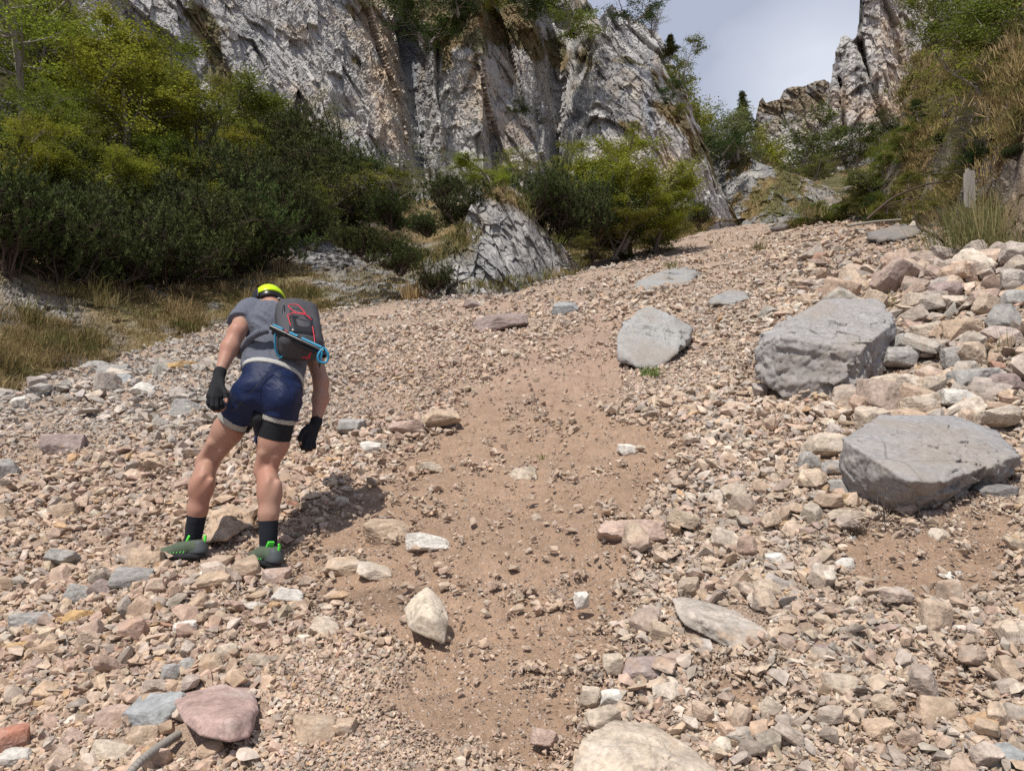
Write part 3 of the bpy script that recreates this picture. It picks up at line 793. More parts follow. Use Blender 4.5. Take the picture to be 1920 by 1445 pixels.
e1 = t.ramp(t.voro(wv.outputs[0], 0.8, 'DISTANCE_TO_EDGE'), [(0.0, 0.0), (0.09, 1.0)]); e2 = t.ramp(t.voro(wv.outputs[0], 2.3, 'DISTANCE_TO_EDGE'), [(0.0, 0.25), (0.16, 1.0)])
gt = t.ramp(t.noise(p, 0.45, 4, 0.6), [(0.42, 0.0), (0.58, 0.8)])
c = t.mix(1.0, c, t.mix(gt, t.ramp(e1, [(0, 0.55), (1, 1.0)]), 1.0 if False else (1.0, 1.0, 1.0)), 'MULTIPLY')
c = t.mix(1.0, c, t.ramp(e2, [(0, 0.78), (1, 1.04)]), 'MULTIPLY')
t.color(c)
b = t.bump(n1, 0.16, 0.5); b = t.bump(t.math('ADD', e1, t.math('MULTIPLY', e2, 0.5)), 0.08, 0.5, b)
M_cliff = t.m
t = NT('bank'); p = t.pos()
n1 = t.noise(p, 3.5, 6, 0.7); n2 = t.noise(p, 16, 5, 0.7)
c = t.mix(1.0, t.attr(), t.ramp(n1, [(0.3, 0.6), (0.5, 1.0), (0.7, 1.3)]), 'MULTIPLY')
t.color(t.mix(1.0, c, t.ramp(n2, [(0.32, 0.55), (0.5, 1.0), (0.7, 1.2)]), 'MULTIPLY'))
b = t.bump(n1, 0.12, 0.8); t.bump(n2, 0.03, 0.9, b)
M_bank = t.m

def cot(a): return 1 / math.tan(math.radians(a))

ax = np.array([0.86, 0.2, 0.46]); ax /= np.linalg.norm(ax)       # across the strata
def strat(W, k=1.3): return W + k * (W @ ax)[..., None] * ax
# main cliff
MT = [(-60, -330), (1060, -330), (1085, -60), (1100, 2), (1112, 30), (1128, 34), (1150, 8), (1168, 22), (1200, 45), (1232, 62), (1252, 100), (1272, 140), (1290, 172), (1308, 232), (1322, 270), (1338, 318), (1352, 352), (1372, 386), (1392, 424)]
MB = [(-60, 170), (150, 170), (300, 230), (450, 300), (640, 360), (780, 400), (900, 420), (1100, 470), (1250, 480), (1392, 436)]
MD = [(-60, 36), (150, 40), (400, 45), (640, 50), (740, 54), (785, 58.5), (800, 58), (830, 53), (880, 50.5), (905, 50), (925, 52), (1000, 52.5), (1040, 56), (1060, 55), (1120, 51), (1200, 50.5), (1290, 53), (1392, 60)]
def Dmain(PX, PY, TT):
    sl = 0.12 + 0.0 * PX
    q = PX + (250 - PY) * np.where(PX < 820, 0.22 * sstep(900, 700, PX), 0.02)
    d = interp(q, MD)
    # rounded buttresses
    d = d + 1.8 * (seg(PX, PY, 760, 60, 790, 330, 26)) - 1.2 * seg(PX, PY, 895, -60, 905, 250, 20) + 1.2 * seg(PX, PY, 1056, 40, 1040, 330, 16) + 0.8 * seg(PX, PY, 1100, 90, 1085, 160, 14)
    d = d + 0.9 * seg(PX, PY, 640, 200, 730, 330, 20) + 0.7 * seg(PX, PY, 370, 30, 450, 220, 20) + 0.5 * seg(PX, PY, 500, 0, 640, 230, 16)
    base = interp(PX, MB)
    return d * (1 + cot(79) * (base - PY) / F) + 6 * sstep(0.75, 1.0, TT) * sstep(1120, 1200, PX)
def dispmain(W, PX, PY, TT):
    Wp = W + 0.5 * np.stack([fbm(W * 0.2, 3, 61), fbm(W * 0.2, 3, 62), fbm(W * 0.2, 3, 63)], -1)
    Sx = strat(Wp)
    d = 1.1 * facet(Sx * [1, 1, .7] * 0.14, 221)[0] + 0.60 * facet(Sx * 0.33 + 3, 222)[0] + 0.27 * facet(Sx * 0.8, 223)[0] + 0.12 * facet(Sx * 1.9, 224)[0] + 0.05 * fbm(W * 3, 2, 227)
    return d * sstep(0, 0.04, 1.04 - TT)
def colmain(W, N, PX, PY, TT, d):
    c, g, gc = rockcol(W, N, PX, PY, 1.0, 1.0, 0.62)
    nn = 0.5 + 0.9 * fbm(W * 0.7, 4, 231)
    c = lerp(c, np.array([0.56, 0.43, 0.31]), np.clip(1.7 * seg(PX, PY, 700, -40, 740, 250, 32) * nn, 0, 0.85))
    c = lerp(c, ROCKC['tan'] * 1.1, np.clip(0.9 * seg(PX, PY, 1190, 250, 1290, 330, 30) * nn, 0, 0.8))
    c = lerp(c, ROCKC['tan'] * 1.1, np.clip(0.9 * seg(PX, PY, 895, 120, 905, 220, 12) * nn, 0, 0.7))
    c = lerp(c, ROCKC['bl'], np.clip(1.2 * (seg(PX, PY, 755, 60, 790, 320, 16) + seg(PX, PY, 1215, 180, 1222, 320, 8)) * nn, 0, 0.85))  # blue shade painted into the gully recess; right band is a blue-grey streak
    c = lerp(c, ROCKC['dg'], 0.30 * sstep(620, 300, PX))  # shade of the wall's left part mixed into its colour as darker grey
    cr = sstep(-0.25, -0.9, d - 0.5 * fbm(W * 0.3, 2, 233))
    c = c * (1 - 0.25 * cr[..., None])  # recesses painted darker, standing in for crevice shade
    g = np.maximum(g, sstep(0.35, 0.7, fbm(W * [0.5, 0.5, 0.5], 4, 235) + 0.9 * (seg(PX, PY, 760, 0, 870, 60, 50) + seg(PX, PY, 940, 30, 1060, 110, 40) + 0.8 * seg(PX, PY, 1230, 150, 1300, 280, 26) + 0.7 * seg(PX, PY, 370, 10, 450, 230, 22) + seg(PX, PY, 1310, 270, 1380, 400, 14))))
    return lerp(c, gc, np.clip(g, 0, 0.95))
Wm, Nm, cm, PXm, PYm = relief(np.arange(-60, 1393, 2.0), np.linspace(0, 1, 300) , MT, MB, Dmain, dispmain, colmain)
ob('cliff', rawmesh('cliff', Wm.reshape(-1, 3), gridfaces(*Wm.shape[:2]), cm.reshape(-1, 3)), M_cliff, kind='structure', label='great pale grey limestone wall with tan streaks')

# far spire and ridge
ST = [(1410, 300), (1418, 215), (1424, 190), (1430, 182), (1436, 192), (1450, 188), (1462, 186), (1470, 168), (1485, 163), (1505, 162), (1521, 158), (1530, 152), (1545, 151), (1556, 157), (1561, 158), (1562, 118), (1568, 100), (1574, 84), (1577, 67), (1586, 66), (1597, 74), (1604, 75)]
ST = ST + [(1608, 40), (1611, 10), (1616, -60), (1650, -200), (1760, -230), (1900, -230)]
SB = [(1400, 330), (1900, 340)]
def Dsp(PX, PY, TT):
    d = interp(PX, [(1400, 190), (1555, 185), (1562, 150), (1600, 146), (1650, 142), (1720, 150), (1900, 160)])
    d = d + 5 * seg(PX, PY, 1610, 80, 1660, 240, 6) + 4 * seg(PX, PY, 1575, 150, 1585, 250, 6)
    return d * (1 + cot(78) * (330 - PY) / F)
def dispsp(W, PX, PY, TT):
    Wp = W + 1 * np.stack([fbm(W * 0.05, 3, 61), fbm(W * 0.05, 3, 62), fbm(W * 0.05, 3, 63)], -1)
    return 2.4 * facet(strat(W) * 0.06, 241)[0] + 1.5 * facet(strat(W) * 0.15, 242)[0] + 0.8 * facet(strat(W) * 0.4, 243)[0] + 0.3 * facet(Wp * 1.3, 244)[0]
def colsp(W, N, PX, PY, TT, d):
    c, g, gc = rockcol(W, N, PX, PY, 0.4, 1.0, 0.55)
    nn = 0.5 + 0.9 * fbm(W * 0.2, 4, 231)
    c = lerp(c, np.array([0.58, 0.44, 0.31]), np.clip(1.0 * (seg(PX, PY, 1660, 60, 1680, 200, 40) + seg(PX, PY, 1590, 190, 1640, 240, 30)) * nn, 0, 0.8))
    rid = sstep(1565, 1550, PX) * sstep(0.45, 0.75, TT + 0.25 * fbm(W * 0.15, 3, 9))
    c = lerp(c, lerp(ROCKC['dry'] * 0.8 + 0.10, ROCKC['lg'] * .7, sstep(0, .6, fbm(W * .4, 3, 3))), rid)
    return lerp(c, gc, np.clip(g * 0.6, 0, 0.9))
Ws, Ns, cs, _, _ = relief(np.arange(1400, 1800, 1.0), np.linspace(0, 1, 260), ST, SB, Dsp, dispsp, colsp)
ob('rock_spire', rawmesh('rock_spire', Ws.reshape(-1, 3), gridfaces(*Ws.shape[:2]), cs.reshape(-1, 3)), M_cliff, kind='structure', label='far rock pillar rising out of frame')

# vegetated hillside behind the cliff edge
VT = [(1180, 130), (1250, 130), (1300, 210), (1340, 250), (1380, 275), (1430, 285), (1500, 310), (1560, 325), (1650, 300), (1700, 260), (1800, 240)]
def Dv(PX, PY, TT): return interp(PX, [(1180, 66), (1350, 74), (1500, 95), (1800, 100)]) * (1 + 0.25 * TT)
def dispv(W, PX, PY, TT): return 1.2 * fbm(W * 0.15, 4, 251) + 0.5 * facet(W * 0.5, 252)[0]
def colv(W, N, PX, PY, TT, d):
    c, g, gc = rockcol(W, N, PX, PY, 0.6, 1, 0.4)
    return lerp(c, gc * 0.8, sstep(-0.4, 0.1, fbm(W * 0.3, 3, 253) + 0.3))
Wv, Nv, cv, _, _ = relief(np.arange(1180, 1800, 4.0), np.linspace(0, 1, 60), VT, [(1180, 440), (1800, 400)], Dv, dispv, colv)
ob('hillside', rawmesh('hillside', Wv.reshape(-1, 3), gridfaces(*Wv.shape[:2]), cv.reshape(-1, 3)), M_bank, kind='structure')

# rocky hummock at the head of the gully
UT = [(1325, 330), (1345, 292), (1375, 284), (1400, 292), (1430, 308), (1465, 320), (1500, 330), (1535, 346), (1560, 356), (1600, 372), (1640, 395)]
def Du(PX, PY, TT): return interp(PX, [(1325, 62), (1450, 56), (1640, 62)]) * (1 + cot(45) * (425 - PY) / F)
def dispu(W, PX, PY, TT): return 0.6 * fbm(W * 0.3, 4, 261) + 0.14 * facet(W * 0.55, 262)[0] + 0.22 * facet(W * 1.2, 263)[0] + 0.1 * facet(W * 2.8, 265)[0]
def colu(W, N, PX, PY, TT, d):
    c, g, gc = rockcol(W, N, PX, PY, 0.8, 1, 0.4)
    f = sstep(-0.05, 0.30, fbm(W * 0.45, 4, 264) - 0.02 - 0.7 * (facet(W * 1.2, 263)[1] - 0.5) + 0.05 - 0.25 * sstep(1450, 1540, PX) * sstep(330, 400, PY))
    return lerp(c * 0.72, lerp(ROCKC['gr'] * 1.2, ROCKC['dry'], sstep(-.3, .3, fbm(W * .5, 3, 8))), f)
Wu, Nu, cu, PXu, PYu = relief(np.arange(1325, 1641, 1.5), np.linspace(0, 1, 120), UT, [(1325, 440), (1640, 430)], Du, dispu, colu)
ob('hummock', rawmesh('hummock', Wu.reshape(-1, 3), gridfaces(*Wu.shape[:2]), cu.reshape(-1, 3)), M_bank, kind='structure')

# gravel channel climbing on behind the bank
def Dc(PX, PY, TT): return interp(PX, [(1430, 44), (1560, 50), (1700, 62)]) * (1 + 0.12 * TT)
def dispc(W, PX, PY, TT): return 0.7 * fbm(W * 0.35, 4, 301) + 0.25 * facet(W * 1.5, 302)[0]
def colc(W, N, PX, PY, TT, d): return lerp(np.array([0.31, 0.265, 0.225]), np.array([0.20, 0.165, 0.135]), sstep(-.2, .3, fbm(W * 0.8, 4, 303)))
Wc, Nc, cc_, _, _ = relief(np.arange(1430, 1701, 2.0), np.linspace(0, 1, 40), [(1430, 426), (1500, 398), (1560, 366), (1610, 336), (1650, 308), (1700, 290)], [(1430, 450), (1540, 425), (1600, 400), (1700, 360)], Dc, dispc, colc)
ob('path', rawmesh('path', Wc.reshape(-1, 3), gridfaces(*Wc.shape[:2]), cc_.reshape(-1, 3)), M_bank, kind='structure')

# left bank: grass, then forest floor up to the cliff
LT = [(-600, -250), (-60, -60), (150, 60), (300, 170), (450, 250), (640, 320), (780, 370), (900, 385), (1100, 420), (1250, 430), (1330, 416), (1400, 410)]
LBl = [(-600, 870), (-200, 800), (0, 745), (200, 672), (430, 618), (600, 597), (800, 570), (960, 552), (1100, 508), (1250, 462), (1340, 436), (1400, 424)]
def Dl(PX, PY, TT):
    db = interp(PX, YB) * 0.97
    dt = interp(PX, MD) * 1.0 - 1.0
    b = interp(PX, LBl); tp = interp(PX, LT)
    # a flat grassy shelf, then steeper ground
    return db * (dt / db) ** np.clip(np.where(TT < 0.3, TT * 1.15, 0.345 + (TT - 0.3) * 0.936), 0, 1)
def rockyl(PX, PY): return np.clip(seg(PX, PY, 580, 470, 760, 545, 38) + seg(PX, PY, 640, 560, 790, 560, 22) + seg(PX, PY, 20, 545, 120, 580, 26) + 0.6 * seg(PX, PY, 150, 600, 220, 640, 25), 0, 1)
def displ(W, PX, PY, TT): return (rockyl(PX, PY) * (0.40 * facet(W * 1.0, 276)[0] + 0.25 * facet(W * 2.4, 277)[0] + 0.10 * facet(W * 6, 278)[0]) + 0.22 * fbm(W * 0.5, 4, 271) + 0.16 * facet(W * 1.1, 272)[0] + 0.03 * facet(W * 3, 273)[0]) * sstep(-0.02, 0.06, TT)
def coll(W, N, PX, PY, TT, d):
    c, g, gc = rockcol(W, N, PX, PY, 1.2, 1, 0.4)
    f = sstep(-0.30, 0.05, fbm(W * 0.7, 4, 274) + 0.15)
    rocky = np.clip(seg(PX, PY, 580, 470, 760, 545, 38) + seg(PX, PY, 640, 560, 790, 560, 22) + seg(PX, PY, 20, 545, 120, 580, 26) + 0.6 * seg(PX, PY, 150, 600, 220, 640, 25), 0, 1)
    f = f * (1 - rocky * 0.85)
    f = np.maximum(f, seg(PX, PY, 700, 400, 860, 430, 50))
    g2 = lerp(ROCKC['dry'] * 1.15, ROCKC['gr'] * 1.3, sstep(-0.2, 0.6, fbm(W * 0.5, 3, 275)))
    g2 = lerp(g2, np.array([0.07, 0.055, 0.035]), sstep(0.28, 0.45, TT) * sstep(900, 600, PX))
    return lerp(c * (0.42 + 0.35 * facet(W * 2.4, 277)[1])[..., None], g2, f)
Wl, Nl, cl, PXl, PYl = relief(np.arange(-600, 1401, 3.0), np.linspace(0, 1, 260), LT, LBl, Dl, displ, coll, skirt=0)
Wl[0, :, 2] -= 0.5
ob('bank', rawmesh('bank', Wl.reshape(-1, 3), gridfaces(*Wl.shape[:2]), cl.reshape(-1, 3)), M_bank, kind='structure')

# grey outcrop in the middle
OT = [(770, 548), (800, 490), (835, 452), (865, 425), (885, 385), (905, 365), (930, 350), (955, 350), (980, 366), (995, 392), (1015, 425), (1045, 455), (1075, 485), (1100, 512), (1115, 528)]
OB = [(770, 590), (960, 565), (1115, 530)]
def Do(PX, PY, TT):
    d = interp(PX, [(770, 22), (850, 19.6), (930, 18.9), (985, 19.4), (1060, 21), (1115, 25)])
    return (d + 0.25 * seg(PX, PY, 925, 440, 940, 480, 16)) * (1 + cot(58) * (560 - PY) / F)
def dispo(W, PX, PY, TT):
    Wp = W + 0.5 * np.stack([fbm(W * 0.4, 3, 61), fbm(W * 0.4, 3, 62), fbm(W * 0.4, 3, 63)], -1)
    return (0.32 * facet(strat(W) * 0.45, 281)[0] + 0.18 * facet(strat(W) * 1.2, 282)[0] + 0.09 * facet(strat(W) * 3, 283)[0] + 0.02 * fbm(W * 8, 2, 284)) * sstep(0, 0.08, 1.04 - TT)
def colo(W, N, PX, PY, TT, d):
    c, g, gc = rockcol(W, N, PX, PY, 1.6, 1, 0.75)
    g = np.maximum(g * 0.8, np.clip(1.3 * seg(PX, PY, 770, 470, 870, 440, 40) + 1.4 * seg(PX, PY, 910, 352, 985, 380, 18) + 0.8 * seg(PX, PY, 990, 400, 1080, 490, 9), 0, 1) * sstep(-0.3, 0.2, fbm(W * 1.5, 3, 285) + 0.15))
    return lerp(c * 0.80, gc, np.clip(g, 0, .95))
Wo, No, co, PXo, PYo = relief(np.arange(770, 1116, 1.2), np.linspace(0, 1, 190), OT, OB, Do, dispo, colo)
ob('outcrop', rawmesh('outcrop', Wo.reshape(-1, 3), gridfaces(*Wo.shape[:2]), co.reshape(-1, 3)), M_cliff, kind='structure')

# right bank
RT = [(1470, 428), (1520, 408), (1560, 388), (1600, 366), (1640, 342), (1660, 316), (1680, 252), (1690, 205), (1700, 150), (1715, 110), (1745, 80), (1800, 40), (1920, -40), (2300, -150), (2700, -200)]
RB = [(1470, 440), (1600, 432), (1700, 428), (1780, 432), (1830, 492), (1920, 545), (2100, 640), (2700, 800)]
def Dr(PX, PY, TT):
    d = interp(PX, YB) * 0.97
    d = np.where(PX < 1790, np.maximum(d, interp(PX, [(1470, 35), (1600, 33), (1700, 26), (1790, 20.5)])), d)
    b = interp(PX, RB)
    d = d * (1 + cot(40) * (b - PY) / F)
    return d + 0.3 * seg(PX, PY, 1850, 300, 1920, 400, 30)
def dispr(W, PX, PY, TT): return (0.5 * fbm(W * 0.35, 4, 291) + 0.20 * facet(W * 0.6, 292)[0] + 0.12 * facet(W * 1.5, 293)[0] + 0.04 * facet(W * 4, 294)[0]) * sstep(-0.02, 0.1, TT)
def colr(W, N, PX, PY, TT, d):
    c, g, gc = rockcol(W, N, PX, PY, 1.0, 1, 0.4)
    rock = facet(W * 0.6, 292)[1]
    f = sstep(-0.15, 0.2, fbm(W * 0.5, 4, 295) + 0.22 - 0.6 * (rock > 0.85) - 0.6 * seg(PX, PY, 1850, 380, 1920, 330, 30) - 0.2 * seg(PX, PY, 1720, 130, 1690, 290, 10) - 0.25 * seg(PX, PY, 1760, 320, 1860, 260, 25))
    g2 = lerp(ROCKC['dry'] * 1.15, ROCKC['gr'] * 1.2, sstep(-0.2, 0.5, fbm(W * 0.5, 3, 296)))
    g2 = lerp(g2, ROCKC['soil'] * 0.8, 0.5 * sstep(0, .4, fbm(W * 1.1, 3, 297)))
    return lerp(c * np.array([0.50, 0.43, 0.37]), g2, f)
Wr, Nr, cr_, PXr, PYr = relief(np.concatenate([np.arange(1470, 1960, 1.6), np.arange(1960, 2700, 8.0)]), np.linspace(0, 1, 240), RT, RB, Dr, dispr, colr)
Wr[0, :, 2] -= 0.5
ob('bank', rawmesh('bank', Wr.reshape(-1, 3), gridfaces(*Wr.shape[:2]), cr_.reshape(-1, 3)), M_bank, kind='structure')

# ------------------------------------------------------------------ vegetation
def leafmat(name, trans=0.3, sat=1.0):
    t = NT(name); p = t.pos()
    c = t.mix(1.0, t.attr(), t.objcol(), 'MULTIPLY')
    c = t.mix(1.0, c, t.ramp(t.noise(p, 1.3, 3, 0.6), [(0.3, 0.7), (0.7, 1.25)]), 'MULTIPLY')
    t.color(c); t.b.inputs['Roughness'].default_value = 0.75; t.b.inputs['Specular IOR Level'].default_value = 0.12
    tr = t.n('ShaderNodeBsdfTranslucent'); t.l(c, tr.inputs[0])
    m = t.n('ShaderNodeMixShader'); m.inputs[0].default_value = trans
    t.l(t.b.outputs[0], m.inputs[1]); t.l(tr.outputs[0], m.inputs[2]); t.l(m.outputs[0], t.out.inputs[0])
    return t.m
M_leaf = leafmat('young_leaves', 0.35); M_needle = leafmat('pine_needles', 0.12); M_grass = leafmat('grass_blades', 0.25)
t = NT('bark'); t.color(t.mix(t.noise(t.pos(), 12, 5, 0.7), (0.16, 0.13, 0.11), (0.34, 0.31, 0.28))); M_bark = t.m
t = NT('dead_wood'); t.color(t.mix(t.noise(t.pos((1, 1, 1)), 30, 5, 0.7), (0.20, 0.18, 0.155), (0.38, 0.35, 0.31))); t.bump(t.noise(t.pos(), 60, 4, 0.7), 0.004, 0.7); M_dead = t.m
t = NT('dark_twig'); t.color((0.09, 0.065, 0.05)); M_twig = t.m

def tubes(segs, nside=5):
    """segs: list of (p0, r0, p1, r1) -> one mesh of tapered prisms"""
    P0 = np.array([s[0] for s in segs], float); P1 = np.array([s[2] for s in segs], float)
    r0 = np.array([s[1] for s in segs]); r1 = np.array([s[3] for s in segs])
    D = P1 - P0; D /= np.linalg.norm(D, axis=1, keepdims=True) + 1e-9
    A = np.cross(D, [0.31, 0.21, 0.92]); A /= np.linalg.norm(A, axis=1, keepdims=True) + 1e-9; B = np.cross(D, A)
    an = np.arange(nside) * 2 * math.pi / nside
    ring = np.cos(an)[None, :, None] * A[:, None] + np.sin(an)[None, :, None] * B[:, None]
    V = np.concatenate([P0[:, None] + ring * r0[:, None, None], P1[:, None] + ring * r1[:, None, None]], 1).reshape(-1, 3)
    k = np.arange(nside); q = np.stack([k, (k + 1) % nside, (k + 1) % nside + nside, k + nside], -1)
    Fa = (q[None] + (np.arange(len(segs)) * 2 * nside)[:, None, None]).reshape(-1, 4)
    return V, Fa
def quads(Cn, A, B):
    """leaf rhombs: centre, long half axis, short half axis"""
    V = np.stack([Cn - A, Cn - A * 0.1 + B, Cn + A, Cn - A * 0.1 - B], 1).reshape(-1, 3)
    n = len(Cn); return V, np.arange(n * 4).reshape(n, 4)
def unit(r, n):
    d = r.normal(size=(n, 3)); return d / np.linalg.norm(d, axis=1, keepdims=True)

def make_broadleaf(seed, H=5.0, W=3.2, nleaf=11000, leaf=0.075, bare=0.15, spread=0.26, up=0.45, airy=False):
    r = np.random.default_rng(seed); segs = []; tips = []
    nst = 3 if airy else 2
    for s in range(nst):
        p = np.array([r.normal() * 0.12, r.normal() * 0.12, -0.3]); d = np.array([r.normal() * 0.22, r.normal() * 0.22, 1.0]); d /= np.linalg.norm(d)
        n = 9; hh = H * r.uniform(0.8, 0.98); rad = 0.022 * H * (0.7 if s else 1)
        pts = [p]
        for k in range(n):
            d = d + r.normal(size=3) * 0.09; d[2] = abs(d[2]); d /= np.linalg.norm(d); p = p + d * (hh + 0.3) / n; pts.append(p)
        for k in range(n): segs.append((pts[k], rad * (1 - k / n * 0.85), pts[k + 1], rad * (1 - (k + 1) / n * 0.85)))
        for k in range(20):
            tpos = bare + (1 - bare) * r.random(); i = min(n - 1, int(tpos * n)); b = pts[i] + (pts[i + 1] - pts[i]) * (tpos * n - i)
            a = r.uniform(0, 2 * math.pi); L = W * 0.55 * math.sin(math.pi * (0.18 + 0.74 * tpos)) * r.uniform(0.6, 1.15)
            bd = np.array([math.cos(a), math.sin(a), up * r.uniform(0.4, 1.8)]); bd /= np.linalg.norm(bd)
            q = b; rr_ = rad * 0.35
            for j in range(4):
                bd = bd + r.normal(size=3) * 0.16; bd /= np.linalg.norm(bd); q2 = q + bd * L / 4
                segs.append((q, rr_ * (1 - j * .22), q2, rr_ * (1 - (j + 1) * .22)))
                for m in range(2 if j else 1):
                    td = bd + r.normal(size=3) * 0.7; td /= np.linalg.norm(td); q3 = q2 + td * L * r.uniform(0.15, 0.4)
                    segs.append((q2, rr_ * 0.3, q3, 0.004)); tips.append((q2, q3))
                q = q2
            tips.append((q - bd * L * 0.2, q + bd * 0.2))
    T0 = np.array([a for a, b in tips]); T1 = np.array([b for a, b in tips])
    wgt = r.gamma(1.2, 1, len(T0)); k = r.choice(len(T0), nleaf, p=wgt / wgt.sum())
    f = r.random((nleaf, 1)) ** 0.7; Cn = T0[k] * (1 - f) + T1[k] * f + r.normal(size=(nleaf, 3)) * spread * r.uniform(0.25, 1, (nleaf, 1)) * [1, 1, 0.62]
    A = unit(r, nleaf) * [1, 1, 0.6] ; A *= (leaf * r.uniform(0.6, 1.2, (nleaf, 1)) * 0.5); N = unit(r, nleaf); B = np.cross(A, N) * 0.75
    V, Fa = quads(Cn, A, B)
    br = np.repeat(r.uniform(0.7, 1.3, len(T0))[k] * r.uniform(0.75, 1.25, nleaf), 4)[:, None]
    col = np.clip(np.array([1.0, 1.0, 1.0]) * br * [1, 1, 0.9], 0, 3)
    cm_ = rawmesh('crown', V, Fa, col); cm_.materials.append(M_leaf)
    tv, tf = tubes(segs); tm = rawmesh('trunk', tv, tf, smooth=True); tm.materials.append(M_bark)
    return dict(h=H, w=W, parts=[('trunk', tm), ('crown', cm_)])
def make_pine(seed, W=3.0, H=2.0, shoots=900, needles=24, nl=0.10, nw=0.0125):
    """mountain pine: many stems from one root, each ending in an upright brush of needles"""
    r = np.random.default_rng(seed); segs = []; P = []; Dv_ = []
    for s in range(16):
        a = r.uniform(0, 2 * math.pi); rad = W / 2 * math.sqrt(r.random()) * 0.95
        end = np.array([math.cos(a) * rad, math.sin(a) * rad, H * (0.92 - 0.5 * (rad / (W / 2)) ** 2) * r.uniform(0.7, 1.05)])
        p = np.zeros(3); p[2] = -0.3; pts = [p]
        for k in range(1, 6):
            f = k / 5; q = np.array([end[0] * f ** 0.8, end[1] * f ** 0.8, end[2] * f ** 1.5]) + r.normal(size=3) * 0.05; pts.append(q)
        for k in range(5): segs.append((pts[k], 0.035 * (1 - k * .16), pts[k + 1], 0.035 * (1 - (k + 1) * .16)))
        for m in range(shoots // 16):
            f = r.uniform(0.35, 1.0); i = min(4, int(f * 5)); b = pts[i] + (pts[i + 1] - pts[i]) * (f * 5 - i)
            off = r.normal(size=3) * [0.30, 0.30, 0.18] * W / 3; off[2] = abs(off[2]) * 0.8
            tip = b + off; d = np.array([r.normal() * .35 + off[0] * .6, r.normal() * .35 + off[1] * .6, 1.0]); d /= np.linalg.norm(d)
            segs.append((b, 0.005, tip, 0.003)); P.append(tip); Dv_.append(d)
    P = np.array(P); D = np.array(Dv_); n = len(P)
    k = np.repeat(np.arange(n), needles); L = 0.20 * r.uniform(0.6, 1.3, n)[k]
    f = r.random(len(k)); base = P[k] + D[k] * (L * f)[:, None]
    dr = D[k] * 0.75 + unit(r, len(k)) * 0.75; dr /= np.linalg.norm(dr, axis=1, keepdims=True)
    ln = nl * r.uniform(0.7, 1.2, len(k)); A = dr * ln[:, None] * 0.5
    B = np.cross(A, unit(r, len(k))); B *= nw / (np.linalg.norm(B, axis=1, keepdims=True) + 1e-9)
    V, Fa = quads(base + A, A, B)
    br = (r.uniform(0.6, 1.35, n)[k] * (0.8 + 0.5 * f))[:, None]
    col = np.repeat(np.ones(3) * br, 4, 0)
    cm_ = rawmesh('needles', V, Fa, col); cm_.materials.append(M_needle)
    tv, tf = tubes(segs, 4); tm = rawmesh('stem', tv, tf, smooth=True); tm.materials.append(M_twig)
    return dict(h=H, w=W, parts=[('stem', tm), ('needles', cm_)])
def make_conifer(seed, H=6.0, W=2.6):
    r = np.random.default_rng(seed); segs = [((0, 0, -.3), 0.1, (0, 0, H), 0.01)]; P = []; Dd = []
    for k in range(90):
        f = 0.12 + 0.86 * (k / 90); z = H * f; L = W / 2 * (1.02 - f) * r.uniform(0.55, 1.15) + 0.08; a = r.uniform(0, 2 * math.pi)
        e = np.array([math.cos(a) * L, math.sin(a) * L, z + 0.12 * L]); b = np.array([0, 0, z]); segs.append((b, 0.02, e, 0.005))
        for j in range(int(10 + 26 * L)):
            g = r.random(); P.append(b + (e - b) * g + r.normal(size=3) * [0.1, 0.1, 0.05]); Dd.append((e - b) / L + r.normal(size=3) * 0.5)
    P = np.array(P); D = np.array(Dd); k = np.repeat(np.arange(len(P)), 6); D = D[k] + unit(r, len(k)) * 0.7; D /= np.linalg.norm(D, axis=1, keepdims=True)
    A = D * 0.10; B = np.cross(A, unit(r, len(k))) * 0.3
    V, Fa = quads(P[k] + r.normal(size=(len(k), 3)) * 0.05, A, B)
    cm_ = rawmesh('crown', V, Fa, np.repeat(r.uniform(0.7, 1.3, (len(k), 1)) * np.ones(3), 4, 0)); cm_.materials.append(M_needle)
    tv, tf = tubes(segs, 4); tm = rawmesh('trunk', tv, tf); tm.materials.append(M_bark)
    return dict(h=H, w=W, parts=[('trunk', tm), ('crown', cm_)])
BL = [make_broadleaf(s, nleaf=24000, leaf=0.085) for s in (1, 2, 3)]
AIRY = [make_broadleaf(s, nleaf=3800, leaf=0.085, airy=True, spread=0.2) for s in (11, 12)]
FARB = [make_broadleaf(s, nleaf=6000, leaf=0.16, spread=0.34, bare=0.08) for s in (21, 22, 23)]
PINE = [make_pine(s) for s in (31, 32, 33, 34)]
CON = [make_conifer(41)]
G1 = (0.265, 0.285, 0.042); G2 = (0.175, 0.205, 0.040); GY = (0.28, 0.28, 0.05); GP = (0.062, 0.076, 0.024); GD = (0.045, 0.075, 0.02); GB_ = (0.15, 0.16, 0.05); GPALE = (0.22, 0.24, 0.12)
def plant(kind, protos_, cx, by, w, h, depth, col, label, cat, group, k):
    pr = protos_[k % len(protos_)]
    r = random.Random(int(cx * 7 + by * 3 + k))
    root = bpy.data.objects.new(kind, None); C.objects.link(root)
    root.location = ray(cx, by, depth)
    sz = h / F * depth / pr['h'] / CP; sx = w / F * depth / pr['w']
    root.scale = (sx, sx, sz); root.rotation_euler = (0, 0, r.uniform(0, 6.28))
    root['label'] = label; root['category'] = cat
    if group: root['group'] = group
    for nm, me in pr['parts']:
        o = bpy.data.objects.new(nm, me); C.objects.link(o); o.parent = root
        o.color = (*[c * r.uniform(0.9, 1.1) for c in col], 1)
    return root
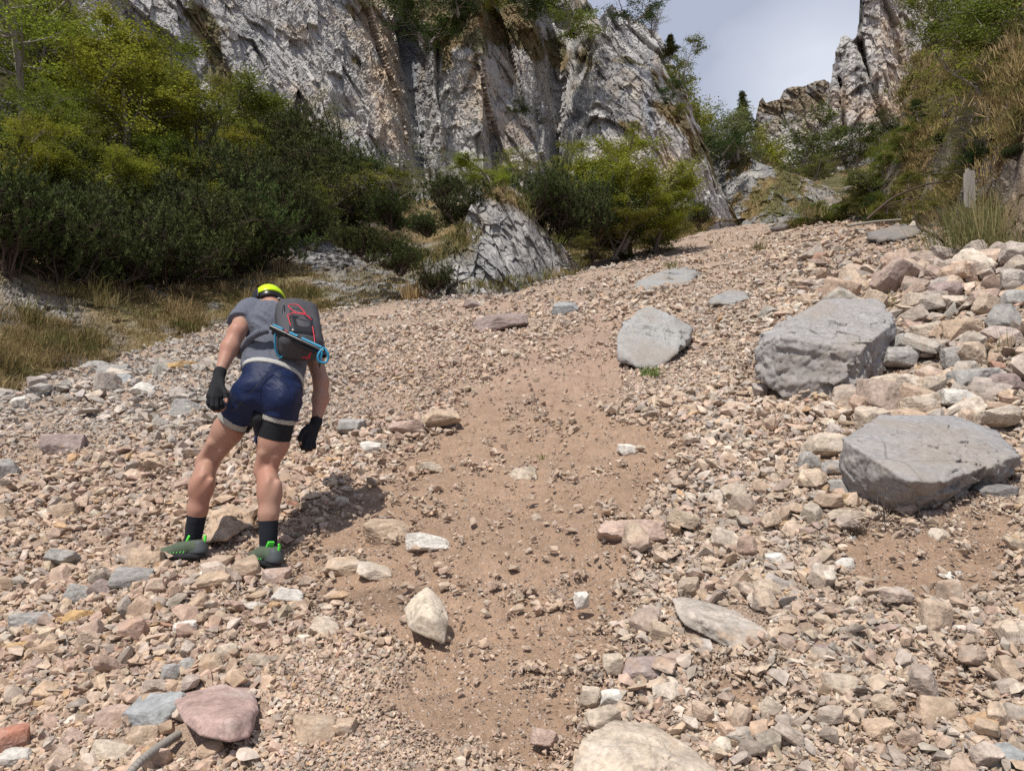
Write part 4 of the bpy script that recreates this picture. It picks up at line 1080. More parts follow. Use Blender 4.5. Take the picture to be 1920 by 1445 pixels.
def ldepth(px, py):
    b = float(interp(px, LBl)); tp = float(interp(px, LT)); tt = (py - b) / (tp - b)
    return float(Dl(np.array([float(px)]), np.array([float(py)]), np.array([max(tt, 0.0)]))[0])
gp = 'dark mountain pine shrubs on the left slope'
L_P = [(20, 520, 230, 210), (110, 535, 230, 200), (210, 545, 230, 200), (310, 545, 220, 190), (400, 530, 220, 190), (480, 510, 200, 170), (60, 420, 220, 150), (170, 430, 230, 140), (290, 450, 220, 150), (380, 430, 200, 180), (470, 430, 200, 170),
       (545, 455, 180, 130), (560, 380, 180, 130), (640, 430, 170, 120), (705, 400, 140, 100), (640, 370, 160, 110), (470, 330, 180, 130), (560, 310, 160, 110), (60, 320, 160, 120), (500, 260, 120, 80), (610, 345, 150, 90), (430, 300, 120, 90), (345, 480, 190, 150), (150, 480, 200, 150)]
for k, (x, y, w, h) in enumerate(L_P):
    plant('pine_shrub', PINE, x, y, w, h, ldepth(x, y), GP, 'dense dark green mountain pine shrub massed on the left slope', 'pine', gp, k)
L_D = [(40, 250, 260, 330, BL, G1), (140, 290, 240, 260, BL, G1), (240, 330, 260, 280, BL, G1), (330, 330, 230, 230, BL, G2), (190, 180, 160, 150, BL, G1), (290, 220, 180, 140, BL, G1), (370, 260, 160, 130, BL, G2), (420, 350, 130, 130, BL, GY), (300, 400, 170, 170, BL, G2),
       (90, 360, 170, 150, BL, G2), (20, 120, 200, 260, AIRY, G2), (110, 110, 160, 200, AIRY, GY), (620, 300, 110, 120, AIRY, GPALE), (450, 250, 120, 80, AIRY, G2), (555, 270, 120, 70, AIRY, G2), (200, 400, 150, 120, BL, G1), (500, 370, 120, 70, AIRY, G1), (410, 395, 90, 70, BL, GY), (660, 400, 120, 90, AIRY, G2), (740, 380, 100, 80, AIRY, G2),
       (590, 420, 150, 110, AIRY, G1), (5, 400, 140, 200, BL, G1), (220, 250, 200, 180, BL, GY), (60, 150, 150, 200, BL, G2), (110, 420, 190, 170, BL, G1), (210, 440, 170, 150, BL, G2), (330, 420, 170, 150, BL, G1), (40, 330, 170, 170, BL, G2), (390, 330, 130, 130, BL, GY), (440, 330, 110, 120, BL, GY), (270, 300, 160, 140, BL, G1), (160, 240, 150, 150, BL, G1), (560, 430, 100, 90, BL, G2), (700, 395, 90, 80, BL, G2)]
for k, (x, y, w, h, pr, c) in enumerate(L_D):
    y2 = max(y, float(interp(x, LT)) + 12)
    plant('broadleaf_tree', pr, x, y2, w, h + (y2 - y), ldepth(x, y2) * 0.98, c, 'fresh spring green broadleaf tree rising among the dark pines on the left slope', 'tree', 'spring green trees on the left slope', k)
MIDP = [(735, 425, 120, 60, 33, 'low dark pine at the lower right end of the pine thicket'), (800, 440, 90, 40, 27, 'low dark bush left of the outcrop below its big pine bush'), (1000, 405, 130, 95, 23, 'dark pine bush touching the right shoulder of the grey outcrop'), (1050, 450, 150, 150, 24, 'dark pine bush at the right foot of the grey outcrop'), (1110, 470, 150, 150, 25, 'dark pine bush under the large spring green bush below the cliff'),
        (1165, 470, 100, 110, 26, 'narrow dark pine bush among the stems of the spring green bush'), (860, 418, 160, 85, 21, 'dark pine bush on top of the grey outcrop, left of its grassy summit'), (915, 405, 60, 45, 21.0, 'small dark pine bush beside the grassy summit of the outcrop'),
        (690, 485, 130, 60, 20.5, 'low dark pine bush spread over the pale rock slab'), (750, 510, 110, 60, 20.2, 'second low pine bush on the pale slab, touching the first'), (810, 545, 90, 60, 19.2, 'small pine bush at the foot of the grey outcrop beside tan grass'), (650, 465, 80, 40, 21, 'smallest low pine bush at the upper left of the pale slab'),
        (1310, 425, 60, 50, 40, 'small dark bush at the base of the cliff above the scree'), (840, 370, 90, 40, 30, 'dark shrub below the cliff behind the outcrop')]
for k, (x, y, w, h, d, lab) in enumerate(MIDP): plant('pine_shrub', PINE, x, y, w, h, d, GP, lab, 'pine', None, k)
MIDB = [(1150, 482, 130, 75, 25.5, BL, G2, 'low leafy bush touching the scree under the pines'), (1225, 470, 130, 80, 27, BL, G1, 'low yellow green bush at the right foot of the large bush'), (1060, 478, 90, 50, 23.5, BL, GB_, 'low olive bush between the outcrop and the pines'), (1170, 462, 190, 190, 25.5, BL, G1, 'yellow green bush standing nearest the scree in front of the large one'), (1075, 395, 100, 90, 27.5, BL, G1, 'fresh green crown between the dark pines and the cliff foot'), (1195, 465, 230, 180, 27, BL, G1, 'large spring green bush below the cliff beside the scree'), (1110, 400, 130, 125, 29, BL, G1, 'spring green tree behind the dark pines at the foot of the cliff'), (1245, 450, 110, 120, 29, BL, G2, 'right hand spring green bush leaning over the scree edge'),
        (820, 375, 120, 75, 32, AIRY, GPALE, 'pale thin shrub below the gully of the cliff'), (925, 355, 110, 50, 32, BL, G1, 'bright green shrub at the cliff foot behind the outcrop summit'), (880, 345, 100, 55, 36, AIRY, GPALE, 'pale leafless looking shrub at the cliff foot left of the bright green one'),
        (990, 340, 110, 60, 34, AIRY, G1, 'thin green shrub at the cliff foot right of the bright green one'), (740, 375, 90, 60, 36, AIRY, G2, 'thin shrub between the left pines and the gully')]
for k, (x, y, w, h, d, pr, c, lab) in enumerate(MIDB): plant('broadleaf_bush', pr, x, y, w, h, d, c, lab, 'bush', None, k)
RIDGE = [(1185, 42, 70, 62, 53, FARB, GD, 'dark green tree on the summit of the cliff'), (1222, 66, 46, 70, 54, AIRY, G2, 'airy young tree on the right of the cliff summit'), (1258, 108, 44, 46, 56, CON, GP, 'small dark conifer on the cliff edge'),
         (1278, 160, 62, 88, 57, FARB, G2, 'leafy tree on the right edge of the cliff under the small conifer'), (1300, 250, 90, 120, 62, FARB, G1, 'bright green tree behind the right edge of the cliff'), (1345, 280, 90, 110, 66, FARB, G2, 'green tree left of the tall dark conifer'),
         (1396, 262, 52, 98, 70, CON, GP, 'tall dark conifer against the sky left of the far ridge'), (1380, 300, 100, 80, 64, FARB, GPALE, 'bush dusted with white blossom below the tall conifer'), (1330, 310, 70, 70, 62, FARB, GD, 'dark bush left of the white blossom bush'),
         (1350, 292, 60, 50, 60, FARB, GD, 'dark bush above the rocky hummock'), (1440, 320, 90, 100, 72, FARB, G1, 'bright green tree right of the tall dark conifer'), (1490, 330, 130, 110, 74, FARB, GB_, 'large olive green bush above the hummock'), (1550, 330, 110, 70, 76, AIRY, GB_, 'thin olive thicket in the gully left of the birch stems'),
         (1600, 325, 110, 70, 76, AIRY, GB_, 'thin thicket with pale stems in the gully'), (1650, 295, 80, 80, 72, FARB, G2, 'green tree at the foot of the tall spire'), (1610, 300, 70, 55, 74, FARB, GD, 'dark green bush at the foot of the tall spire'),
         (1525, 336, 70, 40, 66, FARB, GB_, 'olive bush behind the grey slab of the gully'), (1680, 260, 60, 50, 66, FARB, GD, 'dark bush where the right bank meets the spire'),
         (1070, 60, 90, 72, 52, FARB, G2, 'green tree on the high ledge left of the cliff summit'), (1030, 30, 70, 60, 53, FARB, GD, 'dark tree at the top edge of the photo left of the summit'), (985, 25, 80, 50, 52, FARB, GD, 'dark shrub on the upper ledge of the cliff'),
         (800, 75, 110, 90, 52, FARB, GD, 'dark tree growing in the notch at the top of the cliff'), (860, 30, 80, 60, 51, FARB, GD, 'dark tree right of the notch at the top of the cliff'), (930, 15, 60, 40, 51, FARB, G2, 'green shrub at the top edge above the central pillar'),
         (1260, 185, 34, 34, 51, FARB, GD, 'small dark shrub on the cliff face under the edge trees'), (1275, 215, 34, 30, 51, FARB, G2, 'small green shrub on the cliff face'), (980, 215, 40, 18, 50.5, FARB, GD, 'dark shrub clinging to the middle of the cliff face')]
for k, (x, y, w, h, d, pr, c, lab) in enumerate(RIDGE): plant('tree' if h > 55 else 'shrub', pr, x, y, w, h, d, c, lab, 'tree' if h > 55 else 'bush', None, k)
RIGHTT = [(1655, 330, 60, 50, 28, BL, G2, 'green bush on the skyline low on the right bank'), (1775, 215, 80, 60, 22, AIRY, GY, 'yellowish thin bush high on the right bank'), (1728, 225, 40, 45, 25, BL, GD, 'dark bush high on the left edge of the right bank'),
          (1760, 392, 70, 30, 21, BL, G2, 'small green bush at the foot of the right bank beside the dead branch'), (1875, 150, 150, 190, 18, BL, G2, 'leafy green tree in the middle of the skyline of the right bank'), (1660, 400, 50, 24, 26, BL, GB_, 'olive bush at the foot of the right bank near the bleached log'),
          (1945, 200, 240, 330, 15.5, BL, G2, 'large leafy tree overhanging from the top of the right bank'), (1835, 110, 150, 200, 20, BL, G2, 'dark tree on the skyline of the right bank beside the spire'), (1860, 240, 230, 130, 16, AIRY, GY, 'yellow green tree with thin dark stems on the right bank'),
          (1830, 330, 150, 150, 17, AIRY, G2, 'thin dark stemmed sapling halfway down the right bank'), (1762, 95, 60, 90, 23, BL, GD, 'dark bush at the left end of the skyline trees on the right bank'), (1700, 352, 50, 30, 24, BL, G2, 'small green bush on the rocks of the right bank'), (1810, 300, 40, 26, 18.5, BL, G1, 'small bright green bush beneath the sapling')]
for k, (x, y, w, h, d, pr, c, lab) in enumerate(RIGHTT): plant('tree' if h > 90 else 'shrub', pr, x, y, w, h, d, c, lab, 'tree' if h > 90 else 'bush', None, k)

rb_ = random.Random(12)
for k in range(26):
    iy, ix = rb_.randint(8, 175), rb_.randint(30, 300)
    w = Wr[iy, ix]; px_, py_, d_ = proj(w)
    if py_ < 60 or px_ > 1930: continue
    s_ = rb_.uniform(28, 70)
    plant('shrub', [BL, FARB, PINE][k % 3], float(px_), float(py_) + 6, s_ * 1.3, s_ * 0.75, float(d_), [G2, GB_, GD][k % 3], 'small olive green shrub growing among the grass of the right bank', 'bush', 'small shrubs scattered over the right bank', k)
# grass
def blades(P, r, hgt, lean=0.5, width=0.006, n=14, spread=0.12, cols=((0.30, 0.22, 0.10), (0.20, 0.18, 0.06), (0.10, 0.13, 0.035)), tone=None):
    m = len(P); k = np.repeat(np.arange(m), n); N = len(k)
    hg = np.broadcast_to(hgt, (m,))[k] * r.uniform(0.5, 1.15, N)
    sp = np.broadcast_to(spread, (m,))[k]
    off = np.stack([r.normal(size=N), r.normal(size=N), np.zeros(N)], -1) * (sp * 0.45)[:, None]
    b = P[k] + off
    dirh = off / (sp[:, None] + 1e-9) * 0.8 + np.stack([r.normal(size=N), r.normal(size=N), np.zeros(N)], -1) * 0.5
    ln = lean * r.uniform(0.3, 1.3, N)
    p1 = b + np.stack([dirh[:, 0] * ln * hg * .35, dirh[:, 1] * ln * hg * .35, hg * 0.6], -1)
    p2 = b + np.stack([dirh[:, 0] * ln * hg * 1.0, dirh[:, 1] * ln * hg * 1.0, hg * (1.0 - 0.25 * ln)], -1)
    a = r.uniform(0, math.pi, N); s = np.stack([np.cos(a), np.sin(a), 0 * a], -1) * (np.broadcast_to(width, (m,))[k] * r.uniform(0.6, 1.3, N))[:, None]
    V = np.stack([b - s, b + s, p1 + s * .75, p1 - s * .75, p2], 1).reshape(-1, 3)
    i = np.arange(N)[:, None] * 5
    Fq = np.concatenate([i, i + 1, i + 2, i + 3], 1); Ft = np.concatenate([i + 3, i + 2, i + 4], 1)
    cc = np.array(cols); ck = (tone if tone is not None else r.random(m))[k] + r.normal(size=N) * 0.16; ck = np.clip(ck, 0, 0.999) * (len(cc) - 1)
    lo = np.floor(ck).astype(int); c = cc[lo] * (1 - (ck - lo))[:, None] + cc[np.minimum(lo + 1, len(cc) - 1)] * (ck - lo)[:, None]
    c = c * r.uniform(0.7, 1.25, (N, 1))
    return V, Fq, Ft, np.repeat(c, 5, 0)
def grass_obj(name, P, seed, label, kind='stuff', cat='grass', **kw):
    V, Fq, Ft, c = blades(P, np.random.default_rng(seed), **kw)
    o = ob(name, rawmesh(name, V, [Fq, Ft], c), M_grass, kind=kind, label=label, cat=cat if kind != 'stuff' else None, color=(1, 1, 1))
    return o
def sample_grid(W, PX, PY, n, r, cond):
    w = W[:PX.shape[0]]; m = cond(PX, PY, W) ; idx = np.where(m.ravel())[0]; idx = r.choice(idx, n)
    return w.reshape(-1, 3)[idx] + r.normal(size=(n, 3)) * [0.05, 0.05, 0]
r = np.random.default_rng(77)
def lcond(PX, PY, W):
    n_ = fbm(np.stack([PX / 50, PY / 22, 0 * PX], -1), 3, 91)
    rocky = np.clip(seg(PX, PY, 580, 470, 760, 545, 38) + seg(PX, PY, 640, 560, 790, 560, 22) + seg(PX, PY, 20, 545, 120, 580, 26) + 0.7 * seg(PX, PY, 150, 600, 220, 640, 22), 0, 1)
    b = interp(PX, LBl)
    return (n_ > -0.12 + 1.1 * rocky) & (PX > -100) & (PX < 1330) & (PY > b - 190 + 120 * sstep(500, 900, PX)) & (PY < b - 2)
def tussocks(Wg, PXg, PYg, n, per, cond, sig, hl, hh):
    Pc = sample_grid(Wg, PXg, PYg, n, r, cond)
    big = r.random(n) ** 2.2; hc = hl + (hh - hl) * big; k = np.repeat(np.arange(n), per)
    P = Pc[k] + r.normal(size=(n * per, 3)) * [1, 1, 0] * (sig * (0.4 + 0.9 * big))[k][:, None]
    tone = np.clip(r.random(n) * 0.9 + 0.05 + 0.25 * vnoise(Pc * 0.5, 3), 0, 1)
    return P, hc[k], tone[k], np.linalg.norm(P - CAM, axis=1)
Pg, hg_, tn_, dg = tussocks(Wl, PXl, PYl, 620, 10, lcond, 0.22, 0.10, 0.62)
grass_obj('grass', Pg, 1, 'dry tan and olive grass along the foot of the left slope', hgt=hg_, lean=1.1, width=0.0062 * dg / 15, n=14, spread=0.14, tone=tn_,
          cols=((0.40, 0.29, 0.16), (0.31, 0.23, 0.12), (0.24, 0.19, 0.08), (0.12, 0.13, 0.04)))
Pg = sample_grid(Wl, PXl, PYl, 7000, r, lambda PX, PY, W: (lcond(PX, PY, W) | ((fbm(np.stack([PX / 30, PY / 14, 0 * PX], -1), 3, 93) > -0.2) & ((PY > interp(PX, LBl) - 85) | (seg(PX, PY, 690, 410, 870, 440, 40) > 0.4)))) & (PX > -60) & (PX < 1150) & (PY < interp(PX, LBl) + 3))
dg = np.linalg.norm(Pg - CAM, axis=1)
grass_obj('grass', Pg, 7, 'short matted straw grass between the tufts of the left verge', hgt=r.uniform(0.05, 0.17, len(Pg)), lean=1.6, width=0.006 * dg / 15, n=11, spread=0.24, cols=((0.42, 0.31, 0.17), (0.33, 0.25, 0.13), (0.20, 0.19, 0.07)))
Pg, hg_, tn_, dg = tussocks(Wr, PXr, PYr, 700, 8, lambda PX, PY, W: (fbm(W[:PX.shape[0]] * 0.5, 4, 295) + 0.12 - 0.6 * (facet(W[:PX.shape[0]] * 0.6, 292)[1] > 0.85) + 0.2 * fbm(W[:PX.shape[0]] * 1.7, 2, 5) > 0.1) & (PX < 2000) & (PY > -20), 0.26, 0.10, 0.42)
grass_obj('grass', Pg, 2, 'brown and olive grass hanging on the right bank', hgt=hg_, lean=1.2, width=0.006 * dg / 15, n=13, spread=0.18, tone=tn_,
          cols=((0.40, 0.30, 0.16), (0.30, 0.23, 0.10), (0.20, 0.18, 0.06), (0.12, 0.14, 0.04)))
Pg = sample_grid(Wo, PXo, PYo, 500, r, lambda PX, PY, W: (1.3 * seg(PX, PY, 780, 480, 870, 440, 30) + 1.4 * seg(PX, PY, 910, 356, 985, 382, 14) + 0.9 * seg(PX, PY, 990, 400, 1085, 495, 7) + seg(PX, PY, 880, 545, 1100, 520, 14)) > 0.45)
grass_obj('grass', Pg, 3, 'dry grass on the summit and foot of the grey outcrop', hgt=r.uniform(0.12, 0.3, len(Pg)), lean=0.9, width=0.008, n=12, spread=0.2)
Pg = sample_grid(Wu, PXu, PYu, 420, r, lambda PX, PY, W: fbm(W[:PX.shape[0]] * 0.45, 4, 264) > 0.12)
grass_obj('grass', Pg, 4, 'brown grass on the hummock at the head of the gully', hgt=r.uniform(0.2, 0.45, len(Pg)), lean=0.9, width=0.02, n=8, spread=0.5)
TUFT = [(1840, 468, 190, 130, 12.5, 'big clump of long green and straw coloured grass above the bank of big stones', 0.25, 700, ((0.34, 0.27, 0.14), (0.22, 0.21, 0.09), (0.12, 0.15, 0.05))),
        (1910, 490, 120, 90, 10.8, 'long grass clump at the right edge below the biggest clump', 0.2, 350, ((0.30, 0.24, 0.12), (0.16, 0.17, 0.06))),
        (1893, 710, 110, 110, 5.7, 'thin green and straw grass among the big stones at the right edge', 0.12, 110, ((0.34, 0.28, 0.15), (0.12, 0.16, 0.05))),
        (8, 715, 80, 95, 12.3, 'brown green grass clump at the left edge of the grey scree', 0.2, 300, ((0.28, 0.20, 0.09), (0.14, 0.14, 0.05))),
        (80, 668, 90, 60, 14.3, 'dark green grass clump on the left bank nearest the scree', 0.2, 260, ((0.14, 0.13, 0.05), (0.09, 0.11, 0.03))),
        (170, 655, 80, 60, 15.3, 'olive grass clump right of the dark green one on the left bank', 0.2, 240, ((0.20, 0.16, 0.06), (0.11, 0.12, 0.035))),
        (780, 562, 62, 48, 20.0, 'pale straw coloured clump at the scree edge left of the outcrop', 0.25, 260, ((0.40, 0.29, 0.15), (0.32, 0.22, 0.10))),
        (1213, 700, 38, 24, 7.0, 'small fresh green tuft at the foot of the leaning slab', 0.06, 120, ((0.16, 0.24, 0.05), (0.10, 0.19, 0.04))),
        (1257, 500, 34, 16, 16, 'small olive tuft behind the flat slab in the upper scree', 0.15, 90, ((0.24, 0.21, 0.10), (0.14, 0.16, 0.06))),
        (1426, 466, 24, 22, 20, 'lone dark tuft on the far upper scree', 0.12, 70, ((0.24, 0.20, 0.10), (0.15, 0.14, 0.06))),
        (1692, 580, 70, 44, 7.6, 'yellowish sparse tuft behind the largest boulder', 0.12, 70, ((0.40, 0.34, 0.10), (0.20, 0.24, 0.06))),
        (1018, 856, 22, 16, 4.9, 'tiny sparse tuft in the middle of the bare path', 0.05, 26, ((0.22, 0.20, 0.08), (0.12, 0.15, 0.04))),
        (1520, 405, 50, 30, 31, 'grass tuft at the tip of the right bank', 0.4, 120, ((0.26, 0.20, 0.10), (0.14, 0.14, 0.05)))]
for k, (x, y, w, h, d, lab, sp_, nb, cols) in enumerate(TUFT):
    rr_ = np.random.default_rng(500 + k); wd = w / F * d
    base = ray(x, y, d); m = 7; P = base + np.stack([rr_.normal(size=m) * wd * 0.18, rr_.normal(size=m) * wd * 0.12, np.zeros(m) - 0.02], -1); P[0] = base
    grass_obj('grass_tuft', P - base, 600 + k, lab, kind='thing', hgt=h / F * d * 0.95, lean=0.75, width=max(0.0016, 0.0016 * d / 4), n=nb // 7, spread=wd * 0.32, cols=cols).location = base

# ------------------------------------------------------------------ the hiker
import openvdb
def R3(px, py, d): return ray(px, py, d)
class Sdf:
    def __init__(s, lo, hi, vox):
        s.lo = np.array(lo) - 0.06; s.vox = vox; s.n = np.ceil((np.array(hi) + 0.06 - s.lo) / vox).astype(int)
        s.d = np.full(tuple(s.n), 0.2, np.float32)
    def _sub(s, lo, hi, pad):
        a = np.clip(np.floor((lo - pad - s.lo) / s.vox).astype(int), 0, s.n - 1); b = np.clip(np.ceil((hi + pad - s.lo) / s.vox).astype(int) + 1, 1, s.n)
        g = np.stack(np.meshgrid(*[s.lo[i] + np.arange(a[i], b[i]) * s.vox for i in range(3)], indexing='ij'), -1)
        return tuple(slice(a[i], b[i]) for i in range(3)), g
    def _mix(s, sl, d, k):
        o = s.d[sl]; h = np.clip(0.5 + 0.5 * (o - d) / k, 0, 1); s.d[sl] = (o * (1 - h) + d * h - k * h * (1 - h)).astype(np.float32)
    def cap(s, p0, r0, p1, r1, k=0.02):
        p0, p1 = np.asarray(p0), np.asarray(p1); m = max(r0, r1)
        sl, g = s._sub(np.minimum(p0, p1) - m, np.maximum(p0, p1) + m, 0.05)
        v = p1 - p0; t = np.clip(((g - p0) @ v) / (v @ v), 0, 1); d = np.linalg.norm(g - p0 - t[..., None] * v, axis=-1) - (r0 + (r1 - r0) * t)
        s._mix(sl, d, k); return s
    def chain(s, pts, k=0.02):
        for (p0, r0), (p1, r1) in zip(pts[:-1], pts[1:]): s.cap(p0, r0, p1, r1, k)
        return s
    def ell(s, c, rad, A=None, k=0.03):
        c = np.asarray(c); rad = np.asarray(rad, float); m = rad.max(); sl, g = s._sub(c - m, c + m, 0.05)
        q = g - c
        if A is not None: q = q @ np.asarray(A).T
        l = np.linalg.norm(q / rad, axis=-1); l2 = np.linalg.norm(q / rad ** 2, axis=-1) + 1e-9
        s._mix(sl, l * (l - 1) / l2, k); return s
    def box(s, c, half, A, rnd=0.02, k=0.01):
        c = np.asarray(c); half = np.asarray(half, float); m = np.linalg.norm(half); sl, g = s._sub(c - m, c + m, 0.05)
        q = np.abs((g - c) @ np.asarray(A).T) - (half - rnd)
        d = np.linalg.norm(np.maximum(q, 0), axis=-1) + np.minimum(q.max(-1), 0) - rnd
        s._mix(sl, d, k); return s
    def grid(s): return np.stack(np.meshgrid(*[s.lo[i] + np.arange(s.n[i]) * s.vox for i in range(3)], indexing='ij'), -1)
    def cut(s, p, n):
        """keep the side the normal points away from"""
        n = np.asarray(n, float); n = n / np.linalg.norm(n); s.d = np.maximum(s.d, ((s.grid() - p) @ n).astype(np.float32)); return s
    def mesh(s, name, mat, iso=0.0, cols=None):
        g = openvdb.FloatGrid(background=0.2); g.copyFromArray(np.ascontiguousarray(s.d)); P, Q = g.convertToQuads(isovalue=iso)
        P = P * s.vox + s.lo
        # relax the voxel steps
        E = np.concatenate([Q[:, [0, 1]], Q[:, [1, 2]], Q[:, [2, 3]], Q[:, [3, 0]]]); E = np.concatenate([E, E[:, ::-1]])
        cnt = np.bincount(E[:, 0], minlength=len(P))[:, None] + 1e-9
        for w in (0.5, 0.5, -0.3, 0.5):
            a = np.stack([np.bincount(E[:, 0], weights=P[E[:, 1], i], minlength=len(P)) for i in range(3)], -1) / cnt; P = P + w * (a - P)
        me = rawmesh(name, P, Q[:, ::-1], cols(P) if cols else None, smooth=True); me.materials.append(mat); return me
def frame(up, out):
    up = np.asarray(up, float); up = up / np.linalg.norm(up); out = np.asarray(out, float); out = out - up * (out @ up); out /= np.linalg.norm(out)
    return np.array([np.cross(up, out), up, out])      # rows: side, up, out

# joints
LA, LC, LK, LT_, LH = R3(361, 1016, 4.03), R3(378, 912, 4.03), R3(389, 866, 4.12), R3(427, 807, 4.08), R3(465, 748, 4.02)
LS = R3(371, 954, 4.02)
RA, RC, RK, RT_, RH = R3(503, 1027, 3.86), R3(506, 926, 3.92), R3(498, 880, 4.0), R3(512, 831, 4.0), R3(529, 755, 3.99)
RS = R3(503.5, 963, 3.88)
PEL, WST, MID, CHS = R3(507, 733, 4.02), R3(512, 700, 4.06), R3(517, 660, 4.14), R3(521, 618, 4.27)
SHL, SHR = R3(468, 585, 4.30), R3(572, 600, 4.36)
NCK, HED = R3(508, 580, 4.42), R3(506, 573, 4.54)
EL, FL, WL = R3(445, 621, 4.12), R3(431, 652, 4.07), R3(412, 699, 3.97)
ER, FR, WR = R3(602, 716, 4.24), R3(601, 748, 4.21), R3(593, 791, 4.15)
ARl = R3(457, 600, 4.22); ARr = R3(590, 672, 4.30)
PALL, PALR = R3(406, 730, 3.88), R3(578, 815, 4.10)
def torso_A(): 
    up = (CHS - PEL); out = CAM - CHS + np.array([0.6, 0, 2.2]); return frame(up, out)
TA = torso_A()
FING_L = [[(393, 742, 3.86), (391, 756, 3.85), (396, 765, 3.88), (402, 766, 3.91)], [(399, 745, 3.85), (398, 761, 3.83), (403, 771, 3.86), (409, 771, 3.89)],
          [(405.5, 746, 3.86), (406, 762, 3.84), (411, 771, 3.88), (417, 769, 3.91)], [(412.5, 744, 3.88), (414, 758, 3.87), (419, 766, 3.90), (423, 763, 3.93)]]
THUMB_L = [(415, 724, 3.90), (423, 738, 3.87), (424.5, 753, 3.85)]
FING_R = [[(568, 824, 4.08), (566, 835, 4.06), (568, 842, 4.09), (571, 842, 4.12)], [(574.5, 826, 4.08), (573, 838, 4.05), (575, 845, 4.08), (578, 844, 4.12)],
          [(581, 826, 4.09), (581, 838, 4.06), (583, 844, 4.09), (585, 842, 4.13)], [(587.5, 823, 4.11), (588.5, 834, 4.08), (590, 840, 4.11), (590, 838, 4.14)]]
THUMB_R = [(570, 808, 4.07), (563, 820, 4.05), (563, 832, 4.04)]
def hand(S, palm, wrist, fings, thumb, g=0.0, upto=3, wr=0.027):
    f0 = [R3(*f[0]) for f in fings]
    for p in f0: S.cap(wrist, wr + g, p, 0.013 + g, 0.008)
    S.cap(f0[0], 0.0125 + g, f0[-1], 0.0125 + g, 0.008)
    for f in fings:
        q = [R3(*a) for a in f]
        if upto < 3:
            q[2] = q[1] * 0.4 + q[2] * 0.6; 
        rr_ = [0.0105, 0.0095, 0.0088, 0.0078]
        for i in range(min(3, upto)): S.cap(q[i], rr_[i] + g, q[i + 1], rr_[i + 1] + g, 0.002)
    t_ = [R3(*a) for a in thumb]; S.cap(wrist * 0.4 + t_[0] * 0.6, 0.017 + g, t_[0], 0.0145 + g, 0.008)
    if upto < 3: t_[2] = t_[1] * 0.55 + t_[2] * 0.45
    S.cap(t_[0], 0.0135 + g, t_[1], 0.0115 + g, 0.004); S.cap(t_[1], 0.0115 + g, t_[2], 0.0095 + g, 0.002)
allp = np.array([LA, RA, SHL, SHR, HED, WL, WR, EL, ER, R3(400, 1040, 4.1), R3(395, 770, 3.8)])
B = Sdf(allp.min(0) - 0.14, allp.max(0) + 0.16, 0.0052)
def leg(S, g, a, s, c, k, t, h, calf, sign):
    ax_ = frame(k - a, CAM - c)[2]                     # towards the viewer: the calf bulges back
    S.chain([(a, 0.038 + g), (s, 0.047 + g), (c, calf - 0.012 + g), (k, 0.055 + g), (t, 0.078 + g), (h, 0.082 + g)], 0.03)
    S.ell(c + ax_ * 0.018 + (k - c) * 0.15, (calf - 0.012 + g, calf - 0.008 + g, 0.11), frame(k - a, CAM - c)[[0, 2, 1]], 0.03)
leg(B, 0, LA, LS, LC, LK, LT_, LH, 0.068, 1); leg(B, 0, RA, RS, RC, RK, RT_, RH, 0.066, -1)
for k_, c_, h_ in ((LK, LC, LT_), (RK, RC, RT_)):
    fr = frame(h_ - k_, CAM - k_)
    for sd in (-1, 1):
        B.cap(k_ + fr[2] * 0.030 + fr[0] * sd * 0.030 - fr[1] * 0.01, 0.012, k_ + (h_ - k_) * 0.6 + fr[2] * 0.050 + fr[0] * sd * 0.034, 0.024, 0.018)      # hamstring tendons
        B.ell(c_ + fr[2] * 0.034 + fr[0] * sd * 0.024 + fr[1] * 0.02, (0.028, 0.072, 0.028), fr, 0.02)                                               # two heads of the calf
TP = [(PEL, (0.154, 0.10, 0.118)), (WST, (0.143, 0.10, 0.100)), (MID, (0.150, 0.11, 0.100)), (CHS, (0.172, 0.12, 0.105)), ((SHL + SHR) / 2 + (CHS - MID) * 0.0, (0.150, 0.06, 0.072))]
for c_, rd in TP: B.ell(c_, rd, TA, 0.05)
B.ell(LH + TA[2] * 0.04, (0.08, 0.09, 0.08), TA, 0.04); B.ell(RH + TA[2] * 0.04, (0.08, 0.09, 0.08), TA, 0.04)
B.chain([(SHL, 0.062), (ARl, 0.053), (EL, 0.043), (FL, 0.046), (WL, 0.0265)], 0.025)
B.chain([(SHR, 0.062), (ARr, 0.048), (ER, 0.041), (FR, 0.043), (WR, 0.0265)], 0.025)
B.cap((SHL + SHR) / 2, 0.06, NCK, 0.055, 0.03)
HA = frame(HED - NCK + np.array([0, 0, 0.02]), CAM - HED)
B.cap(NCK, 0.055, HED, 0.06, 0.02)
B.ell(HED, (0.075, 0.108, 0.092), HA, 0.02); fwd = -HA[2]
B.cap(HED + fwd * 0.088, 0.013, HED + fwd * 0.098 + HA[1] * 0.03, 0.008, 0.006)                                  # nose
B.ell(HED + fwd * 0.072 - HA[1] * 0.045, (0.03, 0.012, 0.02), HA, 0.01); B.ell(HED + fwd * 0.04 - HA[1] * 0.085, (0.05, 0.035, 0.05), HA, 0.02)   # lips, chin
for sd in (-1, 1): B.ell(HED + HA[0] * sd * 0.077, (0.012, 0.032, 0.02), HA, 0.006)                              # ears
hand(B, PALL, WL, FING_L, THUMB_L, 0.0, 3, 0.021); hand(B, PALR, WR, FING_R, THUMB_R, 0.0, 3, 0.021)
